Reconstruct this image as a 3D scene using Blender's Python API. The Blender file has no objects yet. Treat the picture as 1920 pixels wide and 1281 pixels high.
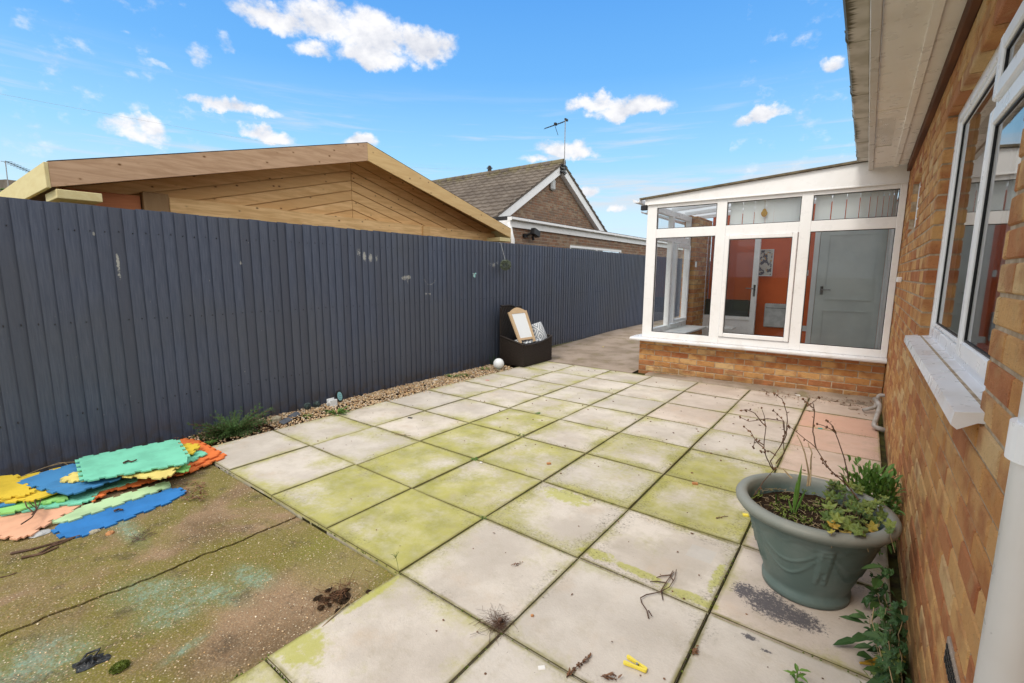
import bpy, math, random
from mathutils import Vector, Matrix, noise as mnoise
R = math.radians
random.seed(7)
scene = bpy.context.scene
COL = scene.collection

# ------------------------------------------------------------------ camera
FPX, YAW, PITCH, ROLL, CAMH = 872.3, -0.6464, -0.1451, 0.0054, 1.3573
_cy, _sy, _cp, _sp = math.cos(YAW), math.sin(YAW), math.cos(PITCH), math.sin(PITCH)
FW = Vector((_sy*_cp, _cy*_cp, _sp)); RT = Vector((_cy, -_sy, 0)); UP = RT.cross(FW)
_cr, _sr = math.cos(ROLL), math.sin(ROLL)
RT, UP = RT*_cr + UP*_sr, UP*_cr - RT*_sr
EYE = Vector((0, 0, CAMH))
cam_d = bpy.data.cameras.new("camera"); cam = bpy.data.objects.new("camera", cam_d); COL.objects.link(cam)
cam_d.sensor_width = 36; cam_d.lens = FPX/1920*36; cam_d.clip_start = 0.02; cam_d.clip_end = 2000
M = Matrix((RT, UP, -FW)).transposed().to_4x4(); M.translation = EYE
cam.matrix_world = M
scene.camera = cam

def ray(px, py): return FW + RT*((px-960)/FPX) - UP*((py-640.5)/FPX)
def gz(px, py, z=0.0):
    d = ray(px, py); return EYE + d*((z-CAMH)/d.z)
def gx(px, py, x):
    d = ray(px, py); return EYE + d*(x/d.x)
def gy(px, py, y):
    d = ray(px, py); return EYE + d*(y/d.y)

# ------------------------------------------------------------------ node helper
class NT:
    def __init__(s, nt): s.t = nt
    def n(s, typ, **kw):
        nd = s.t.nodes.new(typ)
        for k, v in kw.items(): setattr(nd, k, v)
        return nd
    def put(s, sock, v):
        if hasattr(v, 'is_linked') or isinstance(v, bpy.types.NodeSocket): s.t.links.new(v, sock)
        elif isinstance(v, (tuple, list)) and len(v) == 3 and sock.type == 'RGBA': sock.default_value = (*v, 1)
        else: sock.default_value = v
    def m(s, op, a, b=None, c=None, clamp=False):
        nd = s.n('ShaderNodeMath', operation=op, use_clamp=clamp)
        s.put(nd.inputs[0], a)
        if b is not None: s.put(nd.inputs[1], b)
        if c is not None: s.put(nd.inputs[2], c)
        return nd.outputs[0]
    def vm(s, op, a, b=None):
        nd = s.n('ShaderNodeVectorMath', operation=op); s.put(nd.inputs[0], a)
        if b is not None: s.put(nd.inputs[1], b)
        return nd.outputs['Value'] if op in ('DOT_PRODUCT', 'LENGTH', 'DISTANCE') else nd.outputs[0]
    def mix(s, f, a, b):
        nd = s.n('ShaderNodeMix', data_type='RGBA'); s.put(nd.inputs[0], f); s.put(nd.inputs[6], a); s.put(nd.inputs[7], b)
        return nd.outputs[2]
    def ss(s, v, lo, hi, a=0.0, b=1.0):
        nd = s.n('ShaderNodeMapRange', interpolation_type='SMOOTHSTEP'); s.put(nd.inputs[0], v)
        nd.inputs[1].default_value = lo; nd.inputs[2].default_value = hi
        nd.inputs[3].default_value = a; nd.inputs[4].default_value = b
        return nd.outputs[0]
    def noise(s, vec, scale, detail=4, rough=.55, dist=0.0):
        nd = s.n('ShaderNodeTexNoise'); s.put(nd.inputs['Vector'], vec)
        nd.inputs['Scale'].default_value = scale; nd.inputs['Detail'].default_value = detail
        nd.inputs['Roughness'].default_value = rough; nd.inputs['Distortion'].default_value = dist
        return nd.outputs[0]
    def scl(s, vec, sc):
        nd = s.n('ShaderNodeMapping'); s.put(nd.inputs[0], vec); nd.inputs['Scale'].default_value = sc
        return nd.outputs[0]
    def attr(s, name):
        nd = s.n('ShaderNodeAttribute', attribute_name=name); return nd.outputs['Fac']
    def pos(s): return s.n('ShaderNodeNewGeometry').outputs['Position']

# ------------------------------------------------------------------ world: sky gradient with clouds
w = bpy.data.worlds.new("World"); scene.world = w; w.use_nodes = True
nt = w.node_tree; nt.nodes.clear(); S = NT(nt)
out = S.n('ShaderNodeOutputWorld'); bg = S.n('ShaderNodeBackground'); nt.links.new(bg.outputs[0], out.inputs[0])
dirv = S.vm('NORMALIZE', S.n('ShaderNodeTexCoord').outputs['Generated'])
sep = S.n('ShaderNodeSeparateXYZ'); nt.links.new(dirv, sep.inputs[0])
cr = S.n('ShaderNodeValToRGB'); nt.links.new(sep.outputs[2], cr.inputs[0])
stops = [(0, (.60, .70, .76)), (.03, (.72, .86, .96)), (.12, (.58, .82, .99)), (.22, (.34, .68, .99)), (.36, (.16, .46, .92)), (.50, (.10, .35, .84)), (.62, (.50, .62, .80)), (.8, (.80, .84, .90))]  # topmost stops: overhead sky out of view, whitened to neutralise the light
el = cr.color_ramp.elements
while len(el) < len(stops): el.new(1.0)
for e, (p_, c_) in zip(el, stops): e.position = p_; e.color = (*c_, 1)
sky = cr.outputs[0]
nz = S.n('ShaderNodeTexNoise'); nz.inputs['Scale'].default_value = 15; nz.inputs['Detail'].default_value = 6; nz.inputs['Roughness'].default_value = .6
nt.links.new(dirv, nz.inputs['Vector'])
off = S.vm('SCALE', S.vm('SUBTRACT', nz.outputs['Color'], (.5, .5, .5)))
off.node.inputs['Scale'].default_value = .055
dw = S.vm('ADD', dirv, off)
CL = [  # cx, cy, half width, half height (photo pixels), strength
 (520,38,72,30,1),(620,45,95,45,1),(700,70,80,52,1),(770,85,85,42,1),(590,98,38,22,.8),(700,108,70,26,.9),
 (432,199,80,17,1),(250,250,58,26,1),(275,240,30,22,1),(500,256,50,17,1),(680,264,36,15,1),(385,112,20,36,.5),(425,80,14,22,.4),(235,66,18,9,.35),(303,122,18,8,.3),
 (1130,198,60,18,1),(1180,206,80,22,1),(1430,213,52,16,1),(1055,280,50,18,1),(1080,288,40,14,.9),(1565,115,22,17,.9),(1100,361,22,13,.9),(1160,395,20,9,.9),(1020,296,40,8,.7)]
fld = None
for cx, cy, hw, hh, st in CL:
    c = ray(cx, cy).normalized(); a = (ray(cx+hw, cy).normalized()-c); b = (ray(cx, cy-hh).normalized()-c)
    a = a-c*a.dot(c); b = b-c*b.dot(c)
    u = S.m('SUBTRACT', S.vm('DOT_PRODUCT', dw, tuple(a/a.length_squared)), float(c.dot(a)/a.length_squared))
    v = S.m('SUBTRACT', S.vm('DOT_PRODUCT', dw, tuple(b/b.length_squared)), float(c.dot(b)/b.length_squared))
    # flat underside: lower half falls off faster
    v = S.m('MAXIMUM', v, S.m('MULTIPLY', v, -1.35))
    d = S.m('MULTIPLY_ADD', v, v, S.m('MULTIPLY', u, u))
    f = S.m('MULTIPLY', S.m('SUBTRACT', 1.5, d), st)
    f = S.m('MULTIPLY', f, S.m('GREATER_THAN', S.vm('DOT_PRODUCT', dirv, tuple(c)), .5))
    fld = f if fld is None else S.m('MAXIMUM', fld, f)
n2 = S.noise(S.scl(dirv, (1, 1, 1.5)), 24, 7, .60)
dens = S.m('MULTIPLY_ADD', S.m('SUBTRACT', n2, .5), 3.0, fld)
alpha = S.ss(dens, .10, 1.25)
n3 = S.noise(S.scl(S.vm('ADD', dirv, (.004, -.004, .014)), (1, 1, 1.5)), 24, 7, .60)
emb = S.m('MULTIPLY', S.m('SUBTRACT', n2, n3), 1.9)
shade = S.m('ADD', S.m('ADD', .68, emb), S.m('MULTIPLY', S.m('SUBTRACT', S.noise(S.scl(dirv, (1, 1, 2)), 13, 2, .5), .5), 1.9), clamp=True)
ccol = S.mix(shade, (.54, .57, .65), (.82, .82, .84))
# high cirrus streaks low in the sky, plus hazy cloud bank near the horizon
st1 = S.noise(S.scl(dirv, (1.6, 1.6, 26)), 2.2, 5, .6, .3)
band = S.m('MULTIPLY', S.ss(st1, .5, .74), S.m('MULTIPLY', S.ss(sep.outputs[2], .05, .12), S.ss(sep.outputs[2], .36, .22)))
sky2 = S.mix(S.m('MULTIPLY', band, .75), sky, (.66, .73, .80))
bank = S.m('MULTIPLY', S.ss(S.noise(S.scl(dirv, (1, 1, 9)), 5, 5, .6), .40, .62), S.m('MULTIPLY', S.ss(sep.outputs[2], .115, .15), S.ss(sep.outputs[2], .205, .175)))
bank = S.m('MULTIPLY', bank, S.ss(sep.outputs[0], -.68, -.5))
sky2 = S.mix(S.m('MULTIPLY', bank, .8), sky2, (.70, .74, .80))
sky3 = S.vm('MULTIPLY', sky2, (.88, .88, .88))
final = S.mix(alpha, sky3, ccol)
# unseen cloud added behind, right and overhead to lift light on fence and shed
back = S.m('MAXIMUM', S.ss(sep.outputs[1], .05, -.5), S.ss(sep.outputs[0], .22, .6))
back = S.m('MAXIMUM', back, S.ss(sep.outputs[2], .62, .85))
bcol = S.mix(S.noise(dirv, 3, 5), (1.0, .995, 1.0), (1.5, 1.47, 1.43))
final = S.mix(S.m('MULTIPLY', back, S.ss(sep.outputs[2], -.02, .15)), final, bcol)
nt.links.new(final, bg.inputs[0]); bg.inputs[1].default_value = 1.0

# ------------------------------------------------------------------ sun (soft, behind the camera, a little from the left)
sd = bpy.data.lights.new("sun", 'SUN'); so = bpy.data.objects.new("sun", sd); COL.objects.link(so)
sd.energy = 1.5; sd.angle = R(16); sd.color = (1, .93, .82)
SUNDIR = Vector((-.12, -.75, .95)).normalized()
so.rotation_euler = SUNDIR.to_track_quat('Z', 'Y').to_euler()
scene.view_settings.view_transform = 'Standard'; scene.view_settings.look = 'None'
scene.view_settings.exposure = 0.30; scene.view_settings.gamma = 1.0
scene.render.engine = 'CYCLES'
scene.cycles.max_bounces = 8; scene.cycles.transparent_max_bounces = 16

# ------------------------------------------------------------------ materials
def mat(name, build, rough=.7, spec=.4, bump=None, bstr=.3, bdist=.01, metal=0.0, coat=0.0):
    m = bpy.data.materials.new(name); m.use_nodes = True
    t = m.node_tree; t.nodes.clear(); s = NT(t)
    o = s.n('ShaderNodeOutputMaterial'); p = s.n('ShaderNodeBsdfPrincipled'); t.links.new(p.outputs[0], o.inputs[0])
    s.put(p.inputs['Base Color'], build(s) if callable(build) else build)
    r_ = rough(s) if callable(rough) else rough
    s.put(p.inputs['Roughness'], r_); p.inputs['Specular IOR Level'].default_value = spec; p.inputs['Metallic'].default_value = metal
    p.inputs['Coat Weight'].default_value = coat
    if bump:
        b = s.n('ShaderNodeBump'); s.put(b.inputs['Height'], bump(s)); b.inputs['Strength'].default_value = bstr; b.inputs['Distance'].default_value = bdist
        t.links.new(b.outputs[0], p.inputs['Normal'])
    return m
def vary(c1, c2, sc=6, lo=.35, hi=.65, stretch=None, det=5):
    def f(s):
        v = s.pos()
        if stretch: v = s.scl(v, stretch)
        return s.mix(s.ss(s.noise(v, sc, det), lo, hi), c1, c2)
    return f
def fine(sc=120, det=4): return lambda s: s.noise(s.pos(), sc, det)

# bricks: each brick carries its own number "rnd"
def brick_col(pal, dirt=.0):
    def f(s):
        r = s.attr('rnd'); cr = s.n('ShaderNodeValToRGB'); s.put(cr.inputs[0], r); cr.color_ramp.interpolation = 'CONSTANT'
        e = cr.color_ramp.elements
        while len(e) < len(pal): e.new(1.0)
        for k, c in enumerate(pal): e[k].position = k/len(pal); e[k].color = (*c, 1)
        P = s.pos(); jit = s.n('ShaderNodeCombineXYZ'); s.put(jit.inputs[0], s.m('MULTIPLY', r, 40)); s.put(jit.inputs[1], s.m('MULTIPLY', r, 23))
        Pj = s.vm('ADD', P, jit.outputs[0])
        base = s.mix(s.m('MULTIPLY', s.ss(s.noise(s.scl(Pj, (1, .8, 1.2)), 7, 3, .5), .42, .68), .75), cr.outputs[0], (.36, .115, .045))
        base = s.mix(s.m('MULTIPLY', s.ss(s.noise(Pj, 14, 3), .5, .75), .5), base, (.52, .33, .15))
        base = s.mix(s.m('MULTIPLY', s.ss(s.noise(P, 160, 3), .6, .75), .45), base, (.13, .06, .03))
        sz = s.n('ShaderNodeSeparateXYZ'); s.put(sz.inputs[0], P)
        damp = s.m('MULTIPLY', s.ss(sz.outputs[2], .26, .02), s.ss(s.noise(P, 5, 5, .65), .32, .6))
        base = s.mix(s.m('MULTIPLY', damp, .55), base, (.17,.115,.06))
        # white lime scuffs, sparse
        base = s.mix(s.m('MULTIPLY', s.ss(s.noise(P, 38, 5, .7), .69, .76), .55), base, (.62, .55, .48))
        return base
    return f
GOLD = [(.66,.37,.145),(.58,.28,.095),(.70,.43,.19),(.52,.22,.09),(.68,.39,.155),(.50,.20,.082),(.63,.34,.13),(.61,.32,.12),(.56,.26,.10),(.70,.47,.23)]
DULL = [(.24,.155,.105),(.34,.24,.17),(.19,.125,.09),(.40,.30,.21),(.27,.17,.12),(.20,.13,.10)]
def brick_bump(s):
    P = s.pos(); return s.m('ADD', s.noise(P, 60, 4, .6), s.m('MULTIPLY', s.noise(P, 320, 2), .45))
M_BRICK = mat('golden_brick', brick_col(GOLD), .88, .25, brick_bump, 1.0, .012)
def dmf(s):
    c = brick_col(DULL)(s); return s.mix(.45, c, (.185, .145, .11))
M_BRICKD = mat('dull_brick', dmf, .9, .2, brick_bump, .5, .006)
M_MORTAR = mat('mortar', vary((.50,.40,.29), (.34,.25,.16), 25), .95, .1, fine(200), .5, .004)
M_MORTARD = mat('old_mortar', vary((.42,.36,.29), (.34,.28,.22), 25), .95, .1)

def pvc(c=(.87,.87,.875), dirty=.12, name='white_pvc'):
    def f(s):
        P = s.pos(); a = s.mix(s.m('MULTIPLY', s.ss(s.noise(P, 5, 5), .45, .75), dirty), c, (.45,.38,.28))
        return s.mix(s.m('MULTIPLY', s.ss(s.noise(P, 260, 3, .7), .70, .78), .35), a, (.2,.18,.15))
    return mat(name, f, lambda s: s.ss(s.noise(s.pos(), 12, 3), .3, .7, .25, .42), .5)
M_PVC = pvc()
M_PVCD = pvc((.66,.62,.57), .5, 'weathered_white_board')
M_SOFFIT = pvc((.90,.86,.80), .18, 'weathered_soffit')
M_SILL = pvc((.78,.78,.80), .35, 'white_sill')
M_GASKET = mat('black_gasket', (.012,.012,.013), .5)
M_FELT = mat('black_felt', vary((.02,.02,.022),(.045,.045,.05), 9), .9)
def gut(s):
    P = s.pos(); sp = s.n('ShaderNodeSeparateXYZ'); s.put(sp.inputs[0], P)
    base = s.mix(s.ss(s.noise(P, 6, 5), .4, .7), (.60,.56,.50), (.42,.38,.31))
    al = s.ss(s.m('ADD', s.m('MULTIPLY', s.m('ADD', sp.outputs[0], .168), -16), s.m('ADD', s.m('MULTIPLY', s.m('SUBTRACT', s.noise(s.scl(P, (2, 22, 2)), 2.2, 6, .75), .5), 2.4), s.m('MULTIPLY', s.m('SUBTRACT', s.noise(P, 1.7, 2), .5), 2.0))), .0, .5)
    return s.mix(al, base, (.075,.062,.022))
M_GUTTER = mat('algae_stained_gutter', gut, .6)
M_BEAD = mat('brown_stained_bead', vary((.16,.060,.020),(.09,.032,.012), 9, stretch=(1,.2,1)), .75)

# fence paint
def fence_c(s):
    P = s.pos(); r = s.attr('rnd')
    g = s.noise(s.scl(P, (1, 22, 1.3)), 5, 6, .65)
    c = s.mix(s.ss(g, .3, .7), (.055,.072,.118), (.094,.113,.166))
    c = s.mix(s.m('MULTIPLY', s.ss(s.noise(P, .9, 3), .4, .65), .5), c, (.090,.097,.112))
    c = s.mix(s.m('MULTIPLY', r, .8), c, (.064,.074,.105))
    sp = s.n('ShaderNodeSeparateXYZ'); s.put(sp.inputs[0], P)
    # splash-back dirt at the foot
    foot = s.m('MULTIPLY', s.ss(sp.outputs[2], .22, .0), s.ss(s.noise(P, 14, 5), .4, .62))
    c = s.mix(s.m('MULTIPLY', foot, .6), c, (.075,.060,.045))
    # worn / scuffed places where the paint has gone pale
    msk = None
    for px, py, hy, hz, st in [(673,474,.035,.05,.6),(683,481,.028,.06,1),(695,484,.035,.055,.9),(706,484,.028,.05,.6),(758,521,.05,.035,.8),(766,520,.05,.03,.9),(765,527,.015,.05,.6),
                            (799,551,.03,.02,.7),(806,551,.025,.018,.7),(793,520,.012,.012,.4),(808,508,.03,.012,.4),(919,495,.045,.03,.5),(926,497,.04,.045,.7),(933,493,.04,.04,.5),(221,492,.012,.08,1),(224,516,.012,.04,.7),(452,493,.012,.02,.8),(176,438,.01,.02,.8),(459,694,.008,.10,.35),(795,531,.09,.006,.0)]:
        c0 = gx(px, py, -4.45)
        u = s.m('MULTIPLY', s.m('SUBTRACT', sp.outputs[1], float(c0.y)), 1/hy); v = s.m('MULTIPLY', s.m('SUBTRACT', sp.outputs[2], float(c0.z)), 1/hz)
        f = s.m('MULTIPLY', s.m('SUBTRACT', 1.3, s.m('MULTIPLY_ADD', u, u, s.m('MULTIPLY', v, v))), st)
        msk = f if msk is None else s.m('MAXIMUM', msk, f)
    # rubbed arc
    c0 = gx(806, 522, -4.45)
    u = s.m('SUBTRACT', sp.outputs[1], float(c0.y)); v = s.m('SUBTRACT', sp.outputs[2], float(c0.z)+.02)
    rr = s.m('SQRT', s.m('MULTIPLY_ADD', u, u, s.m('MULTIPLY', v, v)))
    arc = s.m('MULTIPLY', s.ss(s.m('ABSOLUTE', s.m('SUBTRACT', rr, .10)), .010, .002), s.ss(v, -.01, -.06))
    k = s.ss(s.m('MULTIPLY_ADD', s.m('SUBTRACT', s.noise(P, 60, 5, .7), .5), 3.2, msk), .5, 1.0)
    k = s.m('MAXIMUM', s.m('MULTIPLY', k, .75), s.m('MULTIPLY', arc, s.ss(s.noise(P, 70, 3), .35, .7, 0, .5)))
    k = s.m('MAXIMUM', k, s.m('MULTIPLY', s.ss(s.noise(s.scl(P, (1, 1, .25)), 55, 2), .775, .80), .5))
    return s.mix(k, c, (.50,.50,.46))
def fence_b(s):
    P = s.pos(); return s.m('ADD', s.noise(s.scl(P, (1, 30, 1.5)), 6, 6, .7), s.m('MULTIPLY', s.noise(P, 200, 2), .3))
M_FENCE = mat('slate_blue_fence_paint', fence_c, .52, .45, fence_b, .35, .005)

# paving slabs
def ell(s, sp, px, py, rx, ry, z=0.0, ang=0.0):
    c0 = gz(px, py, z); ca, sa = math.cos(ang), math.sin(ang)
    dx = s.m('SUBTRACT', sp.outputs[0], float(c0.x)); dy = s.m('SUBTRACT', sp.outputs[1], float(c0.y))
    u = s.m('MULTIPLY', s.m('MULTIPLY_ADD', dx, ca, s.m('MULTIPLY', dy, sa)), 1/rx); v = s.m('MULTIPLY', s.m('MULTIPLY_ADD', dy, ca, s.m('MULTIPLY', dx, -sa)), 1/ry)
    return s.m('SUBTRACT', 1.0, s.m('MULTIPLY_ADD', u, u, s.m('MULTIPLY', v, v)))
def slab_c(s):
    P = s.pos(); a = s.attr('alg'); pk = s.attr('pink'); su = s.attr('su'); sv = s.attr('sv'); ed = s.m('MINIMUM', s.m('MINIMUM', su, s.m('SUBTRACT', .6, su)), s.m('MINIMUM', sv, s.m('SUBTRACT', .6, sv))); rn = s.attr('rnd'); gr = s.attr('grim')
    jit = s.n('ShaderNodeCombineXYZ'); s.put(jit.inputs[0], s.m('MULTIPLY', rn, 31)); s.put(jit.inputs[1], s.m('MULTIPLY', rn, 57))
    Pj = s.vm('ADD', P, jit.outputs[0])
    base = s.mix(s.ss(s.noise(Pj, 2.2, 6, .6), .36, .64), (.66,.60,.53), (.50,.445,.385))
    base = s.mix(s.m('MULTIPLY', s.ss(s.noise(Pj, 4, 6, .65), .52, .72), .45), base, (.54,.42,.30))
    base = s.mix(s.m('MULTIPLY', s.ss(s.noise(Pj, 9, 7, .75), .48, .66), .22), base, (.36,.32,.26))
    base = s.mix(s.m('MULTIPLY', s.ss(s.noise(P, 220, 3, .7), .55, .72), .30), base, (.30,.27,.22))
    base = s.mix(s.m('MULTIPLY', rn, .35), base, (.46,.44,.41))
    base = s.mix(pk, base, (.66,.36,.25))
    # algae film: smooth patches with ragged edges, stronger by the joints
    n = s.m('ADD', s.m('MULTIPLY', s.noise(Pj, 2.6, 3, .5), .7), s.m('MULTIPLY', s.noise(P, 34, 5, .7), .3))
    edge = s.ss(ed, .11, .0, 0, .24)
    lev = s.m('ADD', s.m('ADD', s.m('MULTIPLY', s.m('SUBTRACT', n, .5), 2.3), a), edge)
    film = s.ss(lev, .20, .85)
    ac = s.mix(s.ss(s.noise(Pj, 5, 4), .35, .7), (.42,.40,.105), (.30,.295,.065))
    base = s.mix(s.m('MULTIPLY', s.m('MULTIPLY', film, s.ss(s.noise(P, 11, 6, .7), .22, .62, .62, 1)), .93), base, ac)
    base = s.mix(s.m('MULTIPLY', s.ss(s.noise(P, 7, 7, .72), .5, .72), .35), base, (.36,.31,.22))
    # bright moss streaks
    sp = s.n('ShaderNodeSeparateXYZ'); s.put(sp.inputs[0], P)
    stk = None
    for q in [(1120,1040,.13,.05,0,.0),(1200,1075,.16,.035,0,-.05),(1290,1118,.16,.04,0,.1),(1345,1080,.03,.16,0,.0),(690,1120,.03,.2,0,0),(560,1210,.16,.10,0,0),(1060,930,.2,.10,0,0)]:
        f = ell(s, sp, *q); stk = f if stk is None else s.m('MAXIMUM', stk, f)
    stk = s.ss(s.m('MULTIPLY_ADD', s.m('SUBTRACT', s.noise(P, 22, 6, .7), .5), 3.0, stk), .1, .8)
    base = s.mix(s.m('MULTIPLY', stk, .75), base, (.42,.42,.085))
    # black lichen specks and grime next to the joints
    g = s.m('MULTIPLY', s.ss(s.noise(P, 75, 7, .8), .47, .68), s.ss(s.m('ADD', s.noise(P, 3.2, 4), s.m('MULTIPLY', s.ss(ed, .14, 0), s.m('MULTIPLY', gr, .55))), .60, .86))
    base = s.mix(s.m('MULTIPLY', g, .8), base, (.085,.075,.045))
    base = s.mix(s.m('MULTIPLY', s.ss(ed, .020, .004), s.ss(s.noise(P, 9, 5, .7), .3, .65, .25, .85)), base, (.19,.17,.05))
    base = s.mix(s.ss(ed, .0032, .0016), base, (.06,.052,.02))
    # scattered dark grit
    base = s.mix(s.m('MULTIPLY', s.ss(s.noise(P, 75, 2, .5), .745, .775), .8), base, (.10,.08,.06))
    # the tar-like stain beside the planter
    stn = None
    for q in [(1438,1130,.10,.11,0,.3),(1495,1158,.11,.075,0,-.2),(1398,1108,.06,.07,0,0),(1462,1145,.10,.09,0,0),(1406,1195,.035,.016,0,0),(1436,1220,.022,.009,0,0)]:
        f = ell(s, sp, *q); stn = f if stn is None else s.m('MAXIMUM', stn, f)
    sm = s.ss(s.m('ADD', stn, s.m('MULTIPLY', s.m('SUBTRACT', s.noise(P, 70, 8, .8), .5), 5.0)), .15, .75)
    base = s.mix(s.m('MULTIPLY', sm, .93), base, (.085,.080,.092))
    # pale square ghost of something that lay there
    gh = s.m('MULTIPLY', s.ss(s.m('ABSOLUTE', s.m('SUBTRACT', sp.outputs[0], float(gz(1315,1037).x))), .062, .056), s.ss(s.m('ABSOLUTE', s.m('SUBTRACT', sp.outputs[1], float(gz(1315,1037).y))), .062, .056))
    base = s.mix(s.m('MULTIPLY', gh, .45), base, (.50,.49,.47))
    return base
M_SLAB = mat('algae_stained_paving', slab_c, .85, .25, lambda s: s.m('ADD', s.noise(s.pos(), 90, 4), s.m('MULTIPLY', s.noise(s.pos(), 400, 2), .5)), .35, .004)
M_JOINT = mat('mossy_joint_soil', vary((.075,.075,.022),(.035,.028,.016), 12), .98, .1, fine(90), .8, .01)

def conc_c(s):
    P = s.pos(); sp = s.n('ShaderNodeSeparateXYZ'); s.put(sp.inputs[0], P)
    b = s.mix(s.ss(s.noise(P, 2.0, 5, .6), .36, .66), (.30,.20,.12), (.15,.098,.052))
    # algae: stronger in the nearer slab
    d = s.noise(P, 1.5, 5, .62, .4)
    near = s.ss(sp.outputs[0], -2.75, -2.35, 0, .10)
    al = s.ss(s.m('ADD', d, near), .42, .60)
    pkz = ell(s, sp, 560, 1130, .26, .5, -.04, .2)
    al = s.m('MULTIPLY', al, s.ss(pkz, .6, -.1))
    b = s.mix(s.m('MULTIPLY', al, .85), b, (.165,.150,.024))
    gr = s.ss(ell(s, sp, 660, 1040, .35, .35, -.04), -.1, .9)
    b = s.mix(s.m('MULTIPLY', gr, .6), b, (.20,.20,.035))
    # chalky turquoise paint residue
    tq = None
    for q in [(290,1120,.22,.13,-.04,.5),(330,1150,.13,.16,-.04,0),(470,1090,.17,.09,-.04,.2),(410,1120,.2,.08,-.04,.3),(350,1225,.03,.1,-.04,.2),(240,1000,.3,.06,-.04,.0),(60,1260,.2,.2,-.04,0)]:
        f = ell(s, sp, *q); tq = f if tq is None else s.m('MAXIMUM', tq, f)
    tqs = s.ss(s.m('ADD', tq, s.m('MULTIPLY', s.m('SUBTRACT', s.noise(P, 30, 8, .8), .5), 4.6)), .35, 1.5)
    b = s.mix(s.m('MULTIPLY', s.ss(tq, -.6, .7), .35), b, (.15,.20,.10))
    b = s.mix(s.m('MULTIPLY', tqs, .6), b, (.23,.38,.31))
    dk = s.ss(s.m('ADD', s.noise(P, 6, 6, .7), s.m('MULTIPLY', s.noise(P, 45, 6, .7), .4)), .72, .90)
    b = s.mix(s.m('MULTIPLY', dk, .6), b, (.06,.045,.03))
    # exposed aggregate
    v = s.n('ShaderNodeTexVoronoi'); s.put(v.inputs['Vector'], P); v.inputs['Scale'].default_value = 120; v.inputs['Randomness'].default_value = 1
    sc = s.n('ShaderNodeSeparateColor'); s.put(sc.inputs[0], v.outputs['Color'])
    stone = s.m('MULTIPLY', s.ss(v.outputs['Distance'], .40, .26), s.m('GREATER_THAN', sc.outputs[0], .70))
    scol = s.mix(s.ss(sc.outputs[1], .3, 1), (.40,.25,.12), (.72,.64,.48))
    b = s.mix(s.m('MULTIPLY', stone, s.ss(s.noise(P, 4, 3), .3, .6, .35, .95)), b, scol)
    v2 = s.n('ShaderNodeTexVoronoi'); s.put(v2.inputs['Vector'], P); v2.inputs['Scale'].default_value = 230
    s2 = s.n('ShaderNodeSeparateColor'); s.put(s2.inputs[0], v2.outputs['Color'])
    b = s.mix(s.m('MULTIPLY', s.m('GREATER_THAN', s2.outputs[0], .6), .35), b, s.mix(s2.outputs[1], (.08,.06,.04), (.45,.36,.24)))
    return b
def conc_b(s):
    P = s.pos(); v = s.n('ShaderNodeTexVoronoi'); s.put(v.inputs['Vector'], P); v.inputs['Scale'].default_value = 105
    return s.m('ADD', s.m('MULTIPLY', v.outputs['Distance'], -.8), s.m('ADD', s.noise(P, 30, 6, .7), s.m('MULTIPLY', s.noise(P, 5, 3), 2)))
M_CONC = mat('worn_aggregate_concrete', conc_c, .9, .25, conc_b, .55, .006)
def path_c(s):
    P = s.pos(); b = s.mix(s.ss(s.noise(P, 2.5, 6, .6), .38, .64), (.36,.29,.235), (.26,.205,.155))
    b = s.mix(s.m('MULTIPLY', s.ss(s.noise(P, 5, 5), .55, .7), .5), b, (.20,.17,.07))
    return s.mix(s.m('MULTIPLY', s.ss(s.noise(P, 180, 2), .6, .7), .5), b, (.55,.47,.38))
M_PATH = mat('pinkish_path_concrete', path_c, .9, .2, fine(80), .4, .01)
M_SOIL = mat('dark_damp_soil', vary((.055,.033,.018),(.022,.015,.010), 30), .98, .1, fine(70, 6), 1.0, .02)
M_LAWN = mat('rough_grass', vary((.07,.10,.03),(.11,.10,.05), 3), .95)
def peb_c(s):
    cr = s.n('ShaderNodeValToRGB'); s.put(cr.inputs[0], s.attr('rnd')); e = cr.color_ramp.elements
    cols = [(.60,.38,.18),(.78,.58,.34),(.42,.24,.12),(.80,.68,.48),(.66,.42,.20),(.86,.78,.64),(.34,.20,.12),(.70,.52,.32)]
    while len(e) < len(cols): e.new(1.0)
    for k, c in enumerate(cols): e[k].position = k/(len(cols)-1); e[k].color = (*c, 1)
    return s.mix(s.m('MULTIPLY', s.ss(s.noise(s.pos(), 90, 3), .5, .7), .4), cr.outputs[0], (.2,.13,.08))
M_PEB = mat('golden_gravel', peb_c, .75)

def wood(c1, c2, name, stretch=(6, .5, 6), knots=True, rough=.7):
    def f(s):
        P = s.pos(); b = s.mix(s.ss(s.noise(s.scl(P, stretch), 3.2, 6, .6, .6), .3, .7), c1, c2)
        r = s.attr('rnd'); b = s.mix(s.m('MULTIPLY', r, .75), b, c2)
        if knots:
            v = s.n('ShaderNodeTexVoronoi'); s.put(v.inputs['Vector'], s.scl(P, (1, 1, 1.5))); v.inputs['Scale'].default_value = 7.5
            b = s.mix(s.ss(v.outputs['Distance'], .115, .06), b, (.13,.060,.022))
            b = s.mix(s.m('MULTIPLY', s.ss(v.outputs['Distance'], .2, .08), .3), b, (.26,.14,.055))
        return b
    return mat(name, f, rough, .3, lambda s: s.noise(s.scl(s.pos(), stretch), 12, 5, .7), .25, .004)
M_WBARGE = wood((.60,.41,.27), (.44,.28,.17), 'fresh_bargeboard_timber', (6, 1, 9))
M_WCLAD = wood((.88,.61,.31), (.62,.38,.16), 'fresh_cladding_timber', (6, .9, 9))
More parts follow.
